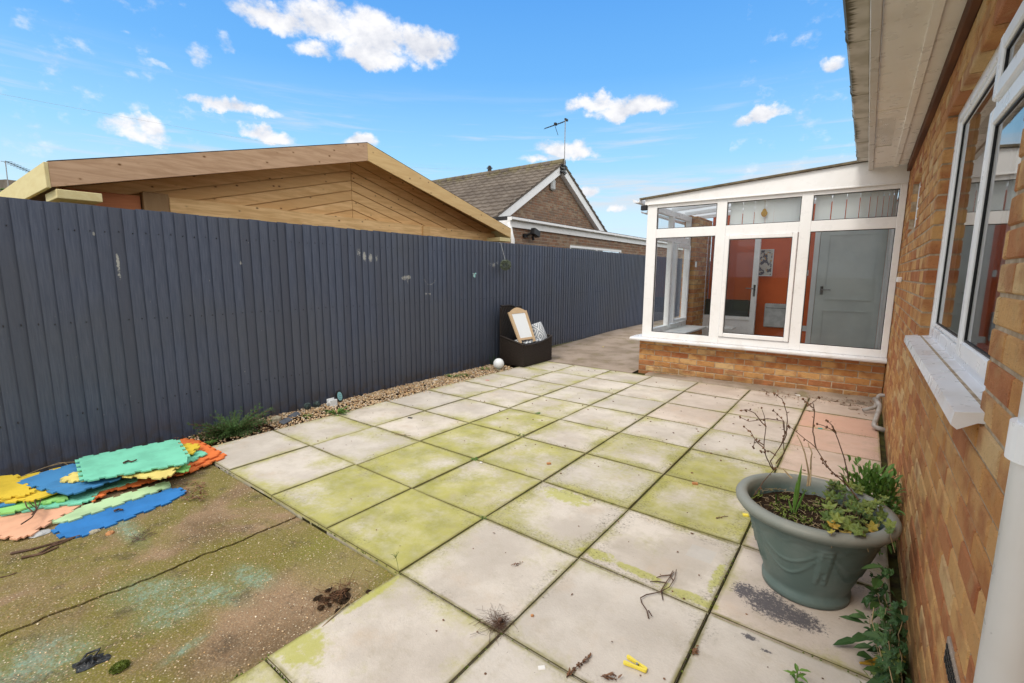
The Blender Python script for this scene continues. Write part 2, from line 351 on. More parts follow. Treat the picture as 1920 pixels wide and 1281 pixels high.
M_WSUN = wood((.74,.67,.38), (.64,.54,.27), 'sunlit_timber', (1, 6, 6), False)  # pale yellow puts the sun on the eaves boards into the colour
M_WSHADE = wood((.66,.27,.12), (.48,.18,.08), 'shaded_reddish_timber', (6, 1, 9), False)  # reddish timber with the panel's shade put into its colour
def tile_c(s):
    P = s.pos(); b = s.mix(s.ss(s.noise(P, 1.2, 5), .35, .65), (.115,.095,.080), (.165,.138,.115))
    b = s.mix(s.m('MULTIPLY', s.ss(s.noise(P, 7, 5, .7), .55, .7), .6), b, (.23,.21,.18))
    sp = s.n('ShaderNodeSeparateXYZ'); s.put(sp.inputs[0], P)
    m_ = s.m('MULTIPLY', s.ss(s.noise(P, 4, 5), .42, .6), s.ss(sp.outputs[2], 4.35, 4.85))
    return s.mix(s.m('MULTIPLY', m_, .5), b, (.19,.165,.07))
M_TILE = mat('weathered_roof_tile', tile_c, .92, .15, fine(30), .5, .02)
M_METAL = mat('dull_metal', vary((.36,.36,.37),(.24,.24,.24), 20), .4, .5, metal=.4)
M_DARK = mat('dark_plastic', (.015,.015,.017), .45)
M_GREYP = mat('grey_waste_pipe', vary((.42,.40,.38),(.30,.27,.24), 14), .5)
M_LGREY = mat('light_grey_plastic', vary((.55,.56,.56),(.42,.43,.43), 10), .5)

def glass(name, tint=(.93,.95,.95), k=1.0):
    m = bpy.data.materials.new(name); m.use_nodes = True; t = m.node_tree; t.nodes.clear(); s = NT(t)
    o = s.n('ShaderNodeOutputMaterial'); tr = s.n('ShaderNodeBsdfTransparent'); tr.inputs[0].default_value = (*tint, 1)
    gl = s.n('ShaderNodeBsdfGlossy'); gl.inputs['Roughness'].default_value = .015; gl.inputs[0].default_value = (1, 1, 1, 1)
    fr = s.n('ShaderNodeFresnel'); fr.inputs[0].default_value = 1.5
    mx = s.n('ShaderNodeMixShader'); s.put(mx.inputs[0], s.m('MULTIPLY', fr.outputs[0], k, clamp=True))
    t.links.new(tr.outputs[0], mx.inputs[1]); t.links.new(gl.outputs[0], mx.inputs[2]); t.links.new(mx.outputs[0], o.inputs[0])
    return m
M_GLASS = glass('window_glass', (.88,.90,.90), 1.0)
M_GLASS2 = glass('conservatory_glass', (.95,.97,.97), .7)
def polyc():
    m = bpy.data.materials.new('twinwall_roof_sheet'); m.use_nodes = True; t = m.node_tree; t.nodes.clear(); s = NT(t)
    o = s.n('ShaderNodeOutputMaterial'); a = s.n('ShaderNodeBsdfTranslucent'); a.inputs[0].default_value = (.72, .74, .76, 1)
    b = s.n('ShaderNodeBsdfDiffuse'); b.inputs[0].default_value = (.7, .7, .7, 1); mx = s.n('ShaderNodeMixShader'); mx.inputs[0].default_value = .15
    t.links.new(a.outputs[0], mx.inputs[1]); t.links.new(b.outputs[0], mx.inputs[2]); t.links.new(mx.outputs[0], o.inputs[0]); return m
M_POLY = polyc()
M_ORANGE = mat('orange_painted_wall', vary((.72,.125,.022),(.60,.095,.016), 2), .7)
M_WHITEW = mat('white_paint', vary((.78,.79,.78),(.72,.73,.72), 3), .5)
M_ROOM = mat('dim_room_wall', vary((.62,.61,.59),(.52,.51,.49), 2), .9)
M_FLOORI = mat('indoor_floor', vary((.30,.20,.12),(.24,.15,.09), 6), .4)

def foam(name, c):
    def f(s):
        P = s.pos(); b = s.mix(s.ss(s.noise(P, 7, 5), .4, .7), c, tuple(x*.80 for x in c))
        b = s.mix(s.m('MULTIPLY', s.ss(s.noise(P, 16, 6, .75), .60, .72), .35), b, (.17,.14,.09))
        return s.mix(s.m('MULTIPLY', s.ss(s.noise(P, 110, 2), .72, .77), .7), b, (.05,.04,.03))
    return mat(name, f, .8, .25, fine(420, 2), .25, .002)
F_TEAL = foam('teal_foam', (.20,.62,.44)); F_YEL = foam('yellow_foam', (.72,.52,.05)); F_PYEL = foam('pale_yellow_foam', (.78,.64,.20))
F_BLUE = foam('blue_foam', (.035,.20,.52)); F_SKY = foam('mid_blue_foam', (.06,.24,.50)); F_ORA = foam('orange_foam', (.78,.20,.055)); F_PEACH = foam('peach_foam', (.76,.42,.27))
F_LIME = foam('lime_foam', (.30,.66,.20)); F_PGRN = foam('pale_green_foam', (.46,.66,.38))

def leafm(name, c1, c2, tr=.25):
    def f(s):
        cr = s.mix(s.attr('rnd'), c1, c2); return s.mix(s.ss(s.noise(s.pos(), 60, 3), .4, .7, 0, .35), cr, tuple(x*.5 for x in c1))
    m = mat(name, f, .55, .35)
    return m
L_GREEN = leafm('leaf_green', (.07,.16,.025), (.15,.27,.05)); L_DARK = leafm('leaf_dark_green', (.022,.065,.018), (.06,.12,.03))
L_IVY = leafm('weed_leaf', (.05,.10,.018), (.20,.24,.05)); L_YEL = leafm('leaf_yellowing', (.42,.24,.03), (.30,.32,.06))
L_JUN = leafm('juniper_green', (.05,.12,.035), (.12,.22,.06)); L_GREY = leafm('grey_green_leaf', (.13,.16,.12), (.24,.28,.20))
L_MOSS = leafm('moss_green', (.07,.11,.01), (.16,.20,.025)); L_BRN = leafm('dead_leaf_brown', (.10,.045,.022), (.24,.12,.06))
L_TWIG = leafm('twig_brown', (.075,.040,.028), (.15,.085,.05)); L_STRAW = leafm('dry_straw', (.30,.22,.12), (.45,.34,.20))
L_PLUM = leafm('plum_leaf', (.10,.05,.05), (.13,.10,.06))

def pot_c(s):
    P = s.pos(); sp = s.n('ShaderNodeSeparateXYZ'); s.put(sp.inputs[0], P)
    b = s.mix(s.ss(s.noise(P, 7, 5), .35, .65), (.105,.155,.145), (.145,.190,.178))
    rim_tone = s.ss(sp.outputs[2], .335, .395)          # paler grey towards the rim
    return s.mix(s.m('MULTIPLY', rim_tone, s.ss(s.noise(P, 8, 5), .2, .7, .6, 1)), b, (.25,.255,.225))
M_POT = mat('faded_green_plastic', pot_c, .5, .4, fine(60), .15, .004)
M_WICK = mat('dark_wicker', vary((.016,.012,.010),(.030,.021,.017), 60), .5, .4, lambda s: s.m('MULTIPLY', s.m('SINE', s.m('MULTIPLY', s.n('ShaderNodeSeparateXYZ').outputs[2], 1)), 1), .1)
M_LIGHTW = wood((.62,.46,.29), (.52,.37,.22), 'pale_stained_wood', (4, 4, 1), False)
M_PAPER = mat('whiteboard', (.80,.84,.86), .25)
M_CUSH = mat('patterned_cushion', lambda s: s.mix(s.attr('rnd'), (.17,.20,.24), (.68,.70,.71)), .9)
M_YPEG = mat('yellow_plastic', (.80,.66,.08), .4)

# ------------------------------------------------------------------ mesh builder
WPOS = {}
class MB:
    def __init__(s): s.v = []; s.f = []; s.a = []
    def add(s, vs, fs, r=None):
        o = len(s.v); s.v += [tuple(x) for x in vs]; s.f += [tuple(i+o for i in q) for q in fs]
        s.a += [random.random() if r is None else r]*len(fs) if True else []
    def box(s, x0, x1, y0, y1, z0, z1, c=0.0, r=None, rot=None, piv=None):
        if r is None: r = random.random()
        if c <= 0:
            vs = [(x, y, z) for z in (z0, z1) for y in (y0, y1) for x in (x0, x1)]
            fs = [(0,2,3,1),(4,5,7,6),(0,1,5,4),(2,6,7,3),(0,4,6,2),(1,3,7,5)]
        else:
            c = min(c, (x1-x0)*.45, (y1-y0)*.45, (z1-z0)*.45); vs = []; X = (x0, x1); Y = (y0, y1); Z = (z0, z1)
            for k in range(8):
                i, j, l = k & 1, (k >> 1) & 1, (k >> 2) & 1
                sx, sy, sz = (1, -1)[i]*c, (1, -1)[j]*c, (1, -1)[l]*c
                vs += [(X[i], Y[j]+sy, Z[l]+sz), (X[i]+sx, Y[j], Z[l]+sz), (X[i]+sx, Y[j]+sy, Z[l])]
            I = lambda k, a: k*3+a
            fs = [tuple(I(k, 0) for k in q) for q in ((0,4,6,2),(1,3,7,5))] + [tuple(I(k, 1) for k in q) for q in ((0,1,5,4),(2,6,7,3))] + [tuple(I(k, 2) for k in q) for q in ((0,2,3,1),(4,5,7,6))]
            for a, b in ((0,1),(2,3),(4,5),(6,7)): fs.append((I(a,1), I(a,2), I(b,2), I(b,1)))
            for a, b in ((0,2),(1,3),(4,6),(5,7)): fs.append((I(a,0), I(a,2), I(b,2), I(b,0)))
            for a, b in ((0,4),(1,5),(2,6),(3,7)): fs.append((I(a,0), I(a,1), I(b,1), I(b,0)))
            for k in range(8): fs.append((I(k,0), I(k,1), I(k,2)))
        if rot is not None:
            p = Vector(piv) if piv is not None else Vector(((x0+x1)/2, (y0+y1)/2, (z0+z1)/2)); vs = [rot @ (Vector(q)-p)+p for q in vs]
        s.add(vs, fs, r)
    def prism(s, poly, ext, r=None):          # planar polygon (3D points) extruded by a vector
        n = len(poly); e = Vector(ext); a = [Vector(p) for p in poly]; b = [p+e for p in a]
        s.add(a+b, [tuple(range(n))[::-1], tuple(range(n, 2*n))]+[(i, (i+1) % n, n+(i+1) % n, n+i) for i in range(n)], r)
    def tube(s, pts, rad, n=8, caps=True, r=None):
        pts = [Vector(p) for p in pts]; rs = rad if isinstance(rad, (list, tuple)) else [rad]*len(pts)
        vs = []; up = None
        for i, p in enumerate(pts):
            t = (pts[min(i+1, len(pts)-1)]-pts[max(i-1, 0)]).normalized()
            if up is None: up = Vector((0, 0, 1)) if abs(t.z) < .9 else Vector((1, 0, 0))
            u = t.cross(up).normalized(); w_ = u.cross(t).normalized(); up = w_
            for k in range(n): a = 2*math.pi*k/n; vs.append(p+(u*math.cos(a)+w_*math.sin(a))*rs[i])
        fs = [(i*n+k, i*n+(k+1) % n, (i+1)*n+(k+1) % n, (i+1)*n+k) for i in range(len(pts)-1) for k in range(n)]
        if caps: fs += [tuple(range(n))[::-1], tuple((len(pts)-1)*n+k for k in range(n))]
        s.add(vs, fs, r)
    def lathe(s, prof, c, n=48, r=.5, mod=None):
        vs = []
        for (rad, z) in prof:
            for k in range(n):
                a = 2*math.pi*k/n; rr = rad+(mod(a, z) if mod else 0); vs.append((c[0]+rr*math.cos(a), c[1]+rr*math.sin(a), c[2]+z))
        fs = [(i*n+k, i*n+(k+1) % n, (i+1)*n+(k+1) % n, (i+1)*n+k) for i in range(len(prof)-1) for k in range(n)]
        s.add(vs, fs, r)
    def blob(s, c, rx, ry, rz, seg=6, rings=4, jit=.15, r=None):
        c = Vector(c); vs = [c+Vector((0, 0, -rz))]; ph = random.random()*6
        for i in range(1, rings):
            t = math.pi*i/rings-math.pi/2
            for k in range(seg):
                a = 2*math.pi*k/seg+ph; q = 1+random.uniform(-jit, jit)
                vs.append(c+Vector((rx*math.cos(t)*math.cos(a)*q, ry*math.cos(t)*math.sin(a)*q, rz*math.sin(t)*q)))
        vs.append(c+Vector((0, 0, rz))); fs = []; L = len(vs)-1
        for k in range(seg): fs.append((0, 1+(k+1) % seg, 1+k)); fs.append((L, L-seg+k, L-seg+(k+1) % seg))
        for i in range(rings-2):
            for k in range(seg): a = 1+i*seg; fs.append((a+k, a+(k+1) % seg, a+seg+(k+1) % seg, a+seg+k))
        s.add(vs, fs, r)
    def leaf(s, p, d, up, L, W, r=None, fold=.25, droop=.0):
        p = Vector(p); d = Vector(d).normalized(); sd_ = d.cross(Vector(up))
        if sd_.length < 1e-4: sd_ = d.cross(Vector((.3, .9, .1)))
        sd_.normalize(); n_ = sd_.cross(d).normalized()
        dn = Vector((0, 0, -1))*droop*L
        a = p+d*L*.35+dn*.15; b = p+d*L*.72+dn*.5; t = p+d*L+dn
        s.add([p, a+sd_*W*.5+n_*W*fold, a, a-sd_*W*.5+n_*W*fold, b+sd_*W*.36+n_*W*fold*.6, b, b-sd_*W*.36+n_*W*fold*.6, t],
              [(0,1,2),(0,2,3),(1,4,5,2),(2,5,6,3),(4,7,5),(5,7,6)], r)
    def build(s, name, material, parent=None, smooth=False, attrs=None, base=None):
        me = bpy.data.meshes.new(name)
        if parent is not None: w0 = WPOS[parent.name]
        elif base is not None: w0 = Vector(base)
        else:
            xs = [v[0] for v in s.v]; ys = [v[1] for v in s.v]; w0 = Vector(((min(xs)+max(xs))/2, (min(ys)+max(ys))/2, min(v[2] for v in s.v)))
        me.from_pydata([Vector(v)-w0 for v in s.v], [], s.f); me.update()
        at = me.attributes.new('rnd', 'FLOAT', 'FACE'); at.data.foreach_set('value', s.a)
        if attrs:
            for k, (dom, vals) in attrs.items():
                q = me.attributes.new(k, 'FLOAT', dom); q.data.foreach_set('value', vals)
        if smooth: me.polygons.foreach_set('use_smooth', [True]*len(me.polygons))
        me.materials.append(material)
        o = bpy.data.objects.new(name, me); COL.objects.link(o)
        if parent is not None: o.parent = parent
        else: o.location = w0
        WPOS[o.name] = w0.copy()
        return o
def tag(o, label=None, cat=None, group=None, kind=None):
    if label: o['label'] = label
    if cat: o['category'] = cat
    if group: o['group'] = group
    if kind: o['kind'] = kind
    return o
def thing(name, loc, label, cat, group=None):
    o = bpy.data.objects.new(name, None); COL.objects.link(o); o.location = loc; o.empty_display_size = .1
    WPOS[o.name] = Vector(loc); return tag(o, label, cat, group)
def one(mb, name, material, label, cat, group=None, smooth=False, kind=None):
    return tag(mb.build(name, material, None, smooth), label, cat, group, kind)
def rv(a=1): return Vector((random.uniform(-a, a), random.uniform(-a, a), random.uniform(-a, a)))

def brickwork(u0, u1, z0, z1, face, place, holes=(), depth=.10, mb=None, mo=None, L=.225, H=.075, gap=.010):
    """bricks in (u, z); place(u, d, z) maps to world, d = distance behind the face"""
    rng = random.Random(int(u0*1000)+5)
    def bx(m_, a, b, c, d, t0, t1, ch, r):
        vs = []
        for (dd, ins) in ((t0, ch), (t0+ch, 0), (t1, 0)):
            for (uu, zz) in ((a+ins, c+ins), (b-ins, c+ins), (b-ins, d-ins), (a+ins, d-ins)): vs.append(place(uu, dd, zz))
        fs = [(0,1,2,3)]+[(k*4+i, k*4+(i+1) % 4, (k+1)*4+(i+1) % 4, (k+1)*4+i) for k in (0, 1) for i in range(4)]+[(11,10,9,8)]
        m_.add(vs, fs, r)
    nrow = int(math.ceil((z1-z0)/H))
    for i in range(nrow):
        za = z0+i*H; zb = min(za+H-gap, z1)
        if zb-za < .015: continue
        u = u0-(L/2 if i % 2 else 0)-rng.random()*.004
        while u < u1:
            a, b = max(u, u0), min(u+L-gap, u1); segs = [(a, b)]
            for (h0, h1, hz0, hz1) in holes:
                if zb > hz0+.01 and za < hz1-.01:
                    ns = []
                    for (p, q) in segs:
                        if q <= h0 or p >= h1: ns.append((p, q))
                        else:
                            if p < h0: ns.append((p, h0))
                            if q > h1: ns.append((h1, q))
                    segs = ns
            for (p, q) in segs:
                if q-p > .02: bx(mb, p, q, za, zb, rng.uniform(0, .003), depth, .004, rng.random())
            u += L
    us = sorted({u0+.001, u1-.001, *[h[0] for h in holes], *[h[1] for h in holes]})
    for a, b in zip(us, us[1:]):
        if b-a < .002: continue
        mid = (a+b)/2; hz = sorted([(h[2], h[3]) for h in holes if h[0] <= mid <= h[1]]); z = z0
        for (p, q) in hz+[(z1-.002, z1)]:
            if p > z+.001: bx(mo, a+.004, b-.004, z+.001, p-.001, .0065, depth-.003, .0, .5)
            z = max(z, q)

# ================================================================== SETTING: the ground
mb = MB(); mb.box(-300, 300, -300, 300, -.6, -.16); tag(mb.build('ground', M_LAWN), kind='structure')
OX, OY, SL = -1.5875, 1.2519, .6
# bed under paving
mb = MB(); mb.box(-3.985, .34, OY+.004, 6.5, -.14, -.016); mb.box(OX+.004, .34, -1.4, OY+.0035, -.14, -.0162)
tag(mb.build('patio_bed', M_JOINT), kind='structure')
ALG = {(0,-4):(.22),(0,-3):.25,(0,-2):.92,(0,-1):1.0,(0,0):.10,(0,1):.04,(0,2):.02,
 (1,-4):.36,(1,-3):.30,(1,-2):.78,(1,-1):.62,(1,0):.26,(1,1):.14,(1,2):.06,
 (2,-4):.20,(2,-3):.26,(2,-2):.74,(2,-1):.56,(2,0):.46,(2,1):.66,(2,2):.10,
 (3,-4):.14,(3,-3):.20,(3,-2):.62,(3,-1):.46,(3,0):.48,(3,1):.80,(3,2):.12,
 (4,-4):.30,(4,-3):.22,(4,-2):.42,(4,-1):.32,(4,0):.30,(4,1):.30,(4,2):.04,
 (5,-4):.34,(5,-3):.30,(5,-2):.30,(5,-1):.24,(5,0):.12,(5,1):.12,(5,2):.02,
 (6,-4):.36,(6,-3):.30,(6,-2):.20,(6,-1):.10,(6,0):.10,(6,1):.14,(6,2):.0,
 (7,-4):.36,(7,-3):.34,(7,-2):.30,(7,-1):.14,(7,0):.06,(7,1):.05,(7,2):.05,
 (-1,0):.26,(-1,1):.22,(-1,2):.10,(-2,0):.3,(-2,1):.2,(-2,2):.1}
PINK = {(6,2):.75,(5,2):.55,(4,2):.30,(3,2):.2,(7,2):.2,(7,1):.12,(7,0):.15,(6,0):.12,(6,1):.12,(5,0):.12,(5,1):.1,(2,2):.15,(1,2):.1}
GRIM = {(1,0):1,(2,0):1.1,(2,1):1.1,(1,1):.8,(3,0):1,(3,1):.9,(3,-1):.7,(0,0):.5,(4,0):.8,(4,1):.8}
def alg_at(x, y):          # bilinear blend between slab centres
    u, v = (x-OX)/SL-.5, (y-OY)/SL-.5; j0, i0 = math.floor(u), math.floor(v); fu, fv = u-j0, v-i0
    g_ = lambda i, j: ALG.get((min(max(i, -2), 7), min(max(j, -4 if i >= 0 else 0), 2)), .2)
    return (g_(i0, j0)*(1-fu)+g_(i0, j0+1)*fu)*(1-fv)+(g_(i0+1, j0)*(1-fu)+g_(i0+1, j0+1)*fu)*fv
mb = MB(); A = []; PKk = []; SU = []; SV = []; GR = []
NG = 8
for i in range(-3, 8):
    for j in range(-4, 3):
        if i < 0 and j < 0: continue
        x0, x1, y0, y1 = OX+j*SL, OX+(j+1)*SL, OY+i*SL, OY+(i+1)*SL
        g = .0028+random.uniform(0, .0015); tx, ty, tz = random.uniform(-.0025, .0025), random.uniform(-.0025, .0025), random.uniform(-.0018, .0018)
        if i == 0 and j < 0: tz += .004
        o = len(mb.v); vs = []; cx, cyy = (x0+x1)/2, (y0+y1)/2; ro = random.uniform(-.004, .004)
        us = [0, .004/SL]+[k/NG for k in range(1, NG)]+[1-.004/SL, 1]; m_ = len(us)
        for b_, vv in enumerate(us):
            for a_, uu in enumerate(us):
                X = x0+g+(SL-2*g)*uu; Y = y0+g+(SL-2*g)*vv; e = min(uu, 1-uu, vv, 1-vv)*SL
                wob = .0014*mnoise.noise(Vector((X*25, Y*25, i*3+j))) if e < .004 else 0
                zz = tz+tx*(uu-.5)*2+ty*(vv-.5)*2-(.003 if e < .003 else 0)
                dx, dy = X-cx, Y-cyy
                vs.append((X-dy*ro+wob, Y+dx*ro+wob, zz)); SU.append(uu*SL); SV.append(vv*SL); A.append(.95*(.6*ALG.get((i, j), .2)+.4*alg_at(X, Y))-.03)
        fs = [(b_*m_+a_, b_*m_+a_+1, (b_+1)*m_+a_+1, (b_+1)*m_+a_) for b_ in range(m_-1) for a_ in range(m_-1)]
        ring = [k for k in range(m_)]+[b_*m_+m_-1 for b_ in range(1, m_)]+[(m_-1)*m_+k for k in range(m_-2, -1, -1)]+[b_*m_ for b_ in range(m_-2, 0, -1)]
        nb = len(vs)
        for k in ring: q = vs[k]; vs.append((q[0], q[1], -.045)); SU.append(.3); SV.append(.3); A.append(.4)
        n_ = len(ring); fs += [(ring[(k+1) % n_], ring[k], nb+k, nb+(k+1) % n_) for k in range(n_)]
        mb.add(vs, fs)
        nf = len(fs); PKk += [PINK.get((i, j), .0)]*nf; GR += [GRIM.get((i, j), .35)]*nf
pt = tag(mb.build('patio', M_SLAB, attrs={'alg': ('POINT', A), 'pink': ('FACE', PKk), 'grim': ('FACE', GR), 'su': ('POINT', SU), 'sv': ('POINT', SV)}), kind='structure')

# worn concrete yard in the foreground: two casts with a crack between them
def crack_x(y): return -2.53+.05*math.sin(y*2.3)+.018*mnoise.noise(Vector((y*12, 4, 0)))+.02*mnoise.noise(Vector((y*6, 0, 0)))+.012*mnoise.noise(Vector((y*25, 3, 0)))+.007*mnoise.noise(Vector((y*70, 6, 0)))+(.07*max(0, y-.7)**1.0)
def ysheet(name, xa, xb, y0, y1, n, zt):
    m_ = MB(); vs = []; K = 10
    for k in range(n+1):
        y = y0+(y1-y0)*k/n; a = xa(y); b = xb(y)
        for q in range(K+1):
            t = q/K; z = zt+.004*mnoise.noise(Vector((a+(b-a)*t, y*1.3, 1)))-(.007 if (q in (0, K)) else 0)
            vs.append((a+(b-a)*t, y, z))
    fs = [(k*(K+1)+q, k*(K+1)+q+1, (k+1)*(K+1)+q+1, (k+1)*(K+1)+q) for k in range(n) for q in range(K)]
    nb = len(vs)
    for k in range(n+1):
        for q in (0, K): v = vs[k*(K+1)+q]; vs.append((v[0], v[1], -.13))
    for k in range(n):
        fs.append((k*(K+1), (k+1)*(K+1), nb+(k+1)*2, nb+k*2)); fs.append((k*(K+1)+K, nb+k*2+1, nb+(k+1)*2+1, (k+1)*(K+1)+K))
    m_.add(vs, fs, .5); return tag(m_.build(name, M_CONC, smooth=False), kind='structure')
ye = lambda y: -3.86+.05*mnoise.noise(Vector((y*3, 9, 0)))
ysheet('yard_concrete', lambda y: -4.36+.02*mnoise.noise(Vector((y*4, 2, 0))), lambda y: crack_x(y)-.003-.004*abs(mnoise.noise(Vector((y*18, 1, 5)))), -3.0, 1.245, 260, -.014)
ysheet('yard_concrete', lambda y: crack_x(y)+.002+.006*abs(mnoise.noise(Vector((y*22, 7, 5)))), lambda y: OX-.002, -3.0, 1.245, 260, -.020)
mb = MB(); mb.box(-4.6, OX+.0, -3.2, 1.3, -.15, -.055)
tag(mb.build('soil', M_SOIL), kind='structure')
mb = MB(); mb.box(-4.6, -3.986, 1.301, 6.4, -.15, -.03)
tag(mb.build('soil', M_SOIL), kind='structure')
# path beyond the paving, rising slightly between fence and conservatory
mb = MB(); vs = []; NY = 40
for k in range(NY+1):
    y = 6.056+(20-6.056)*k/NY; z = .004+min(.10, max(0, (y-6.05))*.028)
    for x in (-4.44, -3.6, -2.48): vs.append((x, y, z+.006*mnoise.noise(Vector((x*2, y*2, 0)))))
mb.add(vs, [(k*3+q, k*3+q+1, (k+1)*3+q+1, (k+1)*3+q) for k in range(NY) for q in (0, 1)], .5)
mb.prism([(-4.44, 6.055, -.1), (-2.48, 6.055, -.1), (-2.48, 6.055, .003), (-4.44, 6.055, .003)], (0, .01, 0), .5)
tag(mb.build('path', M_PATH), kind='structure')
# mortar haunch along the foot of the conservatory wall, thicker towards the house
mb = MB(); vs = []; NX = 60
for k in range(NX+1):
    x = -2.30+2.54*k/NX; t = k/NX; n_ = mnoise.noise(Vector((x*7, 0, 0)))
    hy = 6.06-.0*t+.02*n_; hz = .012+.055*t+.008*n_
    vs += [(x, hy, -.012), (x, hy+.03, hz*.55+.004), (x, 6.207, hz)]
mb.add(vs, [(k*3+q, (k+1)*3+q, (k+1)*3+q+1, k*3+q+1)[::-1] for k in range(NX) for q in (0, 1)], .5)
tag(mb.build('mortar_haunch', M_PATH), kind='structure')

# gravel margin
mb = MB()
for k in range(6500):
    y = random.uniform(1.32, 5.35); x = random.uniform(-4.43, -4.0)
    if y < 1.9 and random.random() < .72: continue
    s_ = random.uniform(.005, .0115); z = -.022+.02*random.random()+.02*(1-abs(x+4.2)/.22)
    mb.blob((x, y, z), s_*random.uniform(.8, 1.4), s_, s_*.7, 5, 3, .2)
for k in range(260):
    y = random.uniform(1.2, 6.5); x = random.gauss(-3.96, .03); s_ = random.uniform(.003, .007); mb.blob((x, y, .004), s_, s_, s_*.7, 5, 3, .2)
tag(mb.build('gravel', M_PEB, smooth=True), kind='stuff', label='golden gravel strip between the fence and the paving', cat='gravel')

# ================================================================== THE FENCE
fence = thing('fence', (-4.45, 6, 0), 'tall slate-blue painted featheredge board fence along the patio', 'fence')
mb = MB(); y = -3.2; FX = -4.45
while y < 18.5:
    wd = .0815+random.uniform(-.004, .004); zt = 1.822+random.uniform(-.004, .004); zb = -.02+(.08 if y > 7 else 0)
    le = random.uniform(-.0015, .0015)
    # featheredge: thick edge proud, thin edge tucked behind the neighbour
    x_thk, x_thin = FX+.004+le, FX-.010+le
    n_ = 3; vs = []
    for k in range(n_+1):
        z = zb+(zt-zb)*k/n_; wv = .0012*mnoise.noise(Vector((y*5, z*2, 0)))
        vs += [(x_thk+wv, y, z), (x_thin+wv, y+wd+.022, z), (x_thk-.018, y+.002, z), (x_thin-.006, y+wd+.022, z)]
    fs = []
    for k in range(n_):
        a = k*4; b = a+4; fs += [(a, a+1, b+1, b), (a+2, a, b, b+2), (a+3, a+2, b+2, b+3)]
    fs += [(n_*4, n_*4+1, n_*4+3, n_*4+2)]
    mb.add(vs, fs, random.random()**2); y += wd
mb.build('featheredge_boards', M_FENCE, fence)
mb = MB(); yn = -1.0
while yn < 9:
    for z in (.345, .995, 1.645):
        if random.random() < .85: xx = FX+.0015; mb.tube([(xx-.006, yn+.02, z+random.uniform(-.012, .012)), (xx+.0035, yn+.02, z)], .0032, 6)
    yn += .0815
tag(mb.build('nail_heads', M_DARK, fence), kind='stuff')
mb = MB()
for z in (.3, .95, 1.6): mb.box(FX-.075, FX-.036, -3.2, 18.5, z, z+.09)
mb.build('rails', M_WBARGE, fence)
for k in range(8):
    mb = MB(); mb.box(FX-.18, FX-.08, -3+k*2.9, -2.9+k*2.9, -.1, 1.78, .004); mb.build('post', M_WBARGE, fence)

# ================================================================== THE HOUSE
WX = .245
house = thing('house', (WX, 3, 0), 'golden brick bungalow wall with white window and eaves on the right', 'house')
WIN = (1.56, 3.27, 1.045, 2.15); WIN2 = (4.55, 5.45, 1.72, 2.15)
mb, mo = MB(), MB()
brickwork(-1.5, 9.6, -.03, 2.46, None, lambda u, d, z: (WX+d, u, z), [WIN, WIN2], .10, mb, mo)
wall = mb.build('brick_wall', M_BRICK, house); mo.build('mortar', M_MORTAR, wall)
def window(owner, W, name, mull, trans, rooms=True):
    y0, y1, z0, z1 = W; xf = .288; d = .06
    fr = MB(); F = .052
    fr.box(xf, xf+d, y0, y0+F, z0, z1, .003); fr.box(xf, xf+d, y1-F, y1, z0, z1, .003)
    fr.box(xf+.001, xf+d-.001, y0+F, y1-F, z0, z0+F, .003); fr.box(xf+.001, xf+d-.001, y0+F, y1-F, z1-F, z1, .003)
    fr.box(xf+.001, xf+d-.001, mull-.035, mull+.035, z0+F, z1-F, .003)
    fr.box(xf+.002, xf+d-.002, y0+F, mull-.035, trans-.03, trans+.03, .003)
    f_ = fr.build('window_frame', M_PVC, owner)
    def light(a, b, c, e, sash, nm):
        s_ = MB(); g = MB(); gk = MB(); T = .055 if sash else .018; xs = xf-.016 if sash else xf+.006; xe = xf+.045
        s_.box(xs, xe, a, a+T, c, e, .006); s_.box(xs, xe, b-T, b, c, e, .006); s_.box(xs+.001, xe, a+T, b-T, c, c+T, .005); s_.box(xs+.001, xe, a+T, b-T, e-T, e, .005)
        sh = s_.build(nm, M_PVC, owner)
        a, b, c, e = a+T, b-T, c+T, e-T; xk = xs+.010; t = .006
        gk.box(xk, xk+.008, a, a+t, c, e); gk.box(xk, xk+.008, b-t, b, c, e); gk.box(xk, xk+.008, a+t, b-t, c, c+t); gk.box(xk, xk+.008, a+t, b-t, e-t, e)
        gk.build('gasket', M_GASKET, sh)
        g.add([(xk+.004, a+.002, c+.002), (xk+.004, b-.002, c+.002), (xk+.004, b-.002, e-.002), (xk+.004, a+.002, e-.002)], [(0, 3, 2, 1)], .5)
        g.build('pane', M_GLASS, sh)
    light(mull+.037, y1-F-.002, z0+F+.002, z1-F-.002, False, 'glazing_bead')
    light(y0+F-.015, mull-.010, z0+F-.015, trans-.012, True, 'casement')
    light(y0+F-.015, mull-.010, trans+.016, z1-F+.015, True, 'vent_sash')
    r = MB(); r.box(xf+d+.001, xf+d+.16, y0, y1, z0-.02, z0+.01, .004); r.build('inner_sill', M_WHITEW, owner)
win = MB(); win.box(.3, .33, WIN[0]+.004, WIN[1]-.004, WIN[2]-.028, WIN[2]-.002); winb = win.build('window', M_PVC, house)
window(winb, WIN, 'window', 2.24, 1.90)
def sill(owner, y0, y1, z):
    s_ = MB(); pr = [(WX-.052, z-.042), (WX-.040, z-.052), (WX-.006, z-.030), (WX+.050, z-.026), (WX+.050, z+.004), (WX-.048, z-.010)]
    s_.prism([(x, y0, zz) for x, zz in pr], (0, y1-y0, 0), .5); return s_.build('sill', M_SILL, owner)
sill(winb, 1.50, 3.31, 1.045)
win = MB(); win.box(.3, .33, WIN2[0]+.004, WIN2[1]-.004, WIN2[2]-.028, WIN2[2]-.002); winc = win.build('window', M_PVC, house)
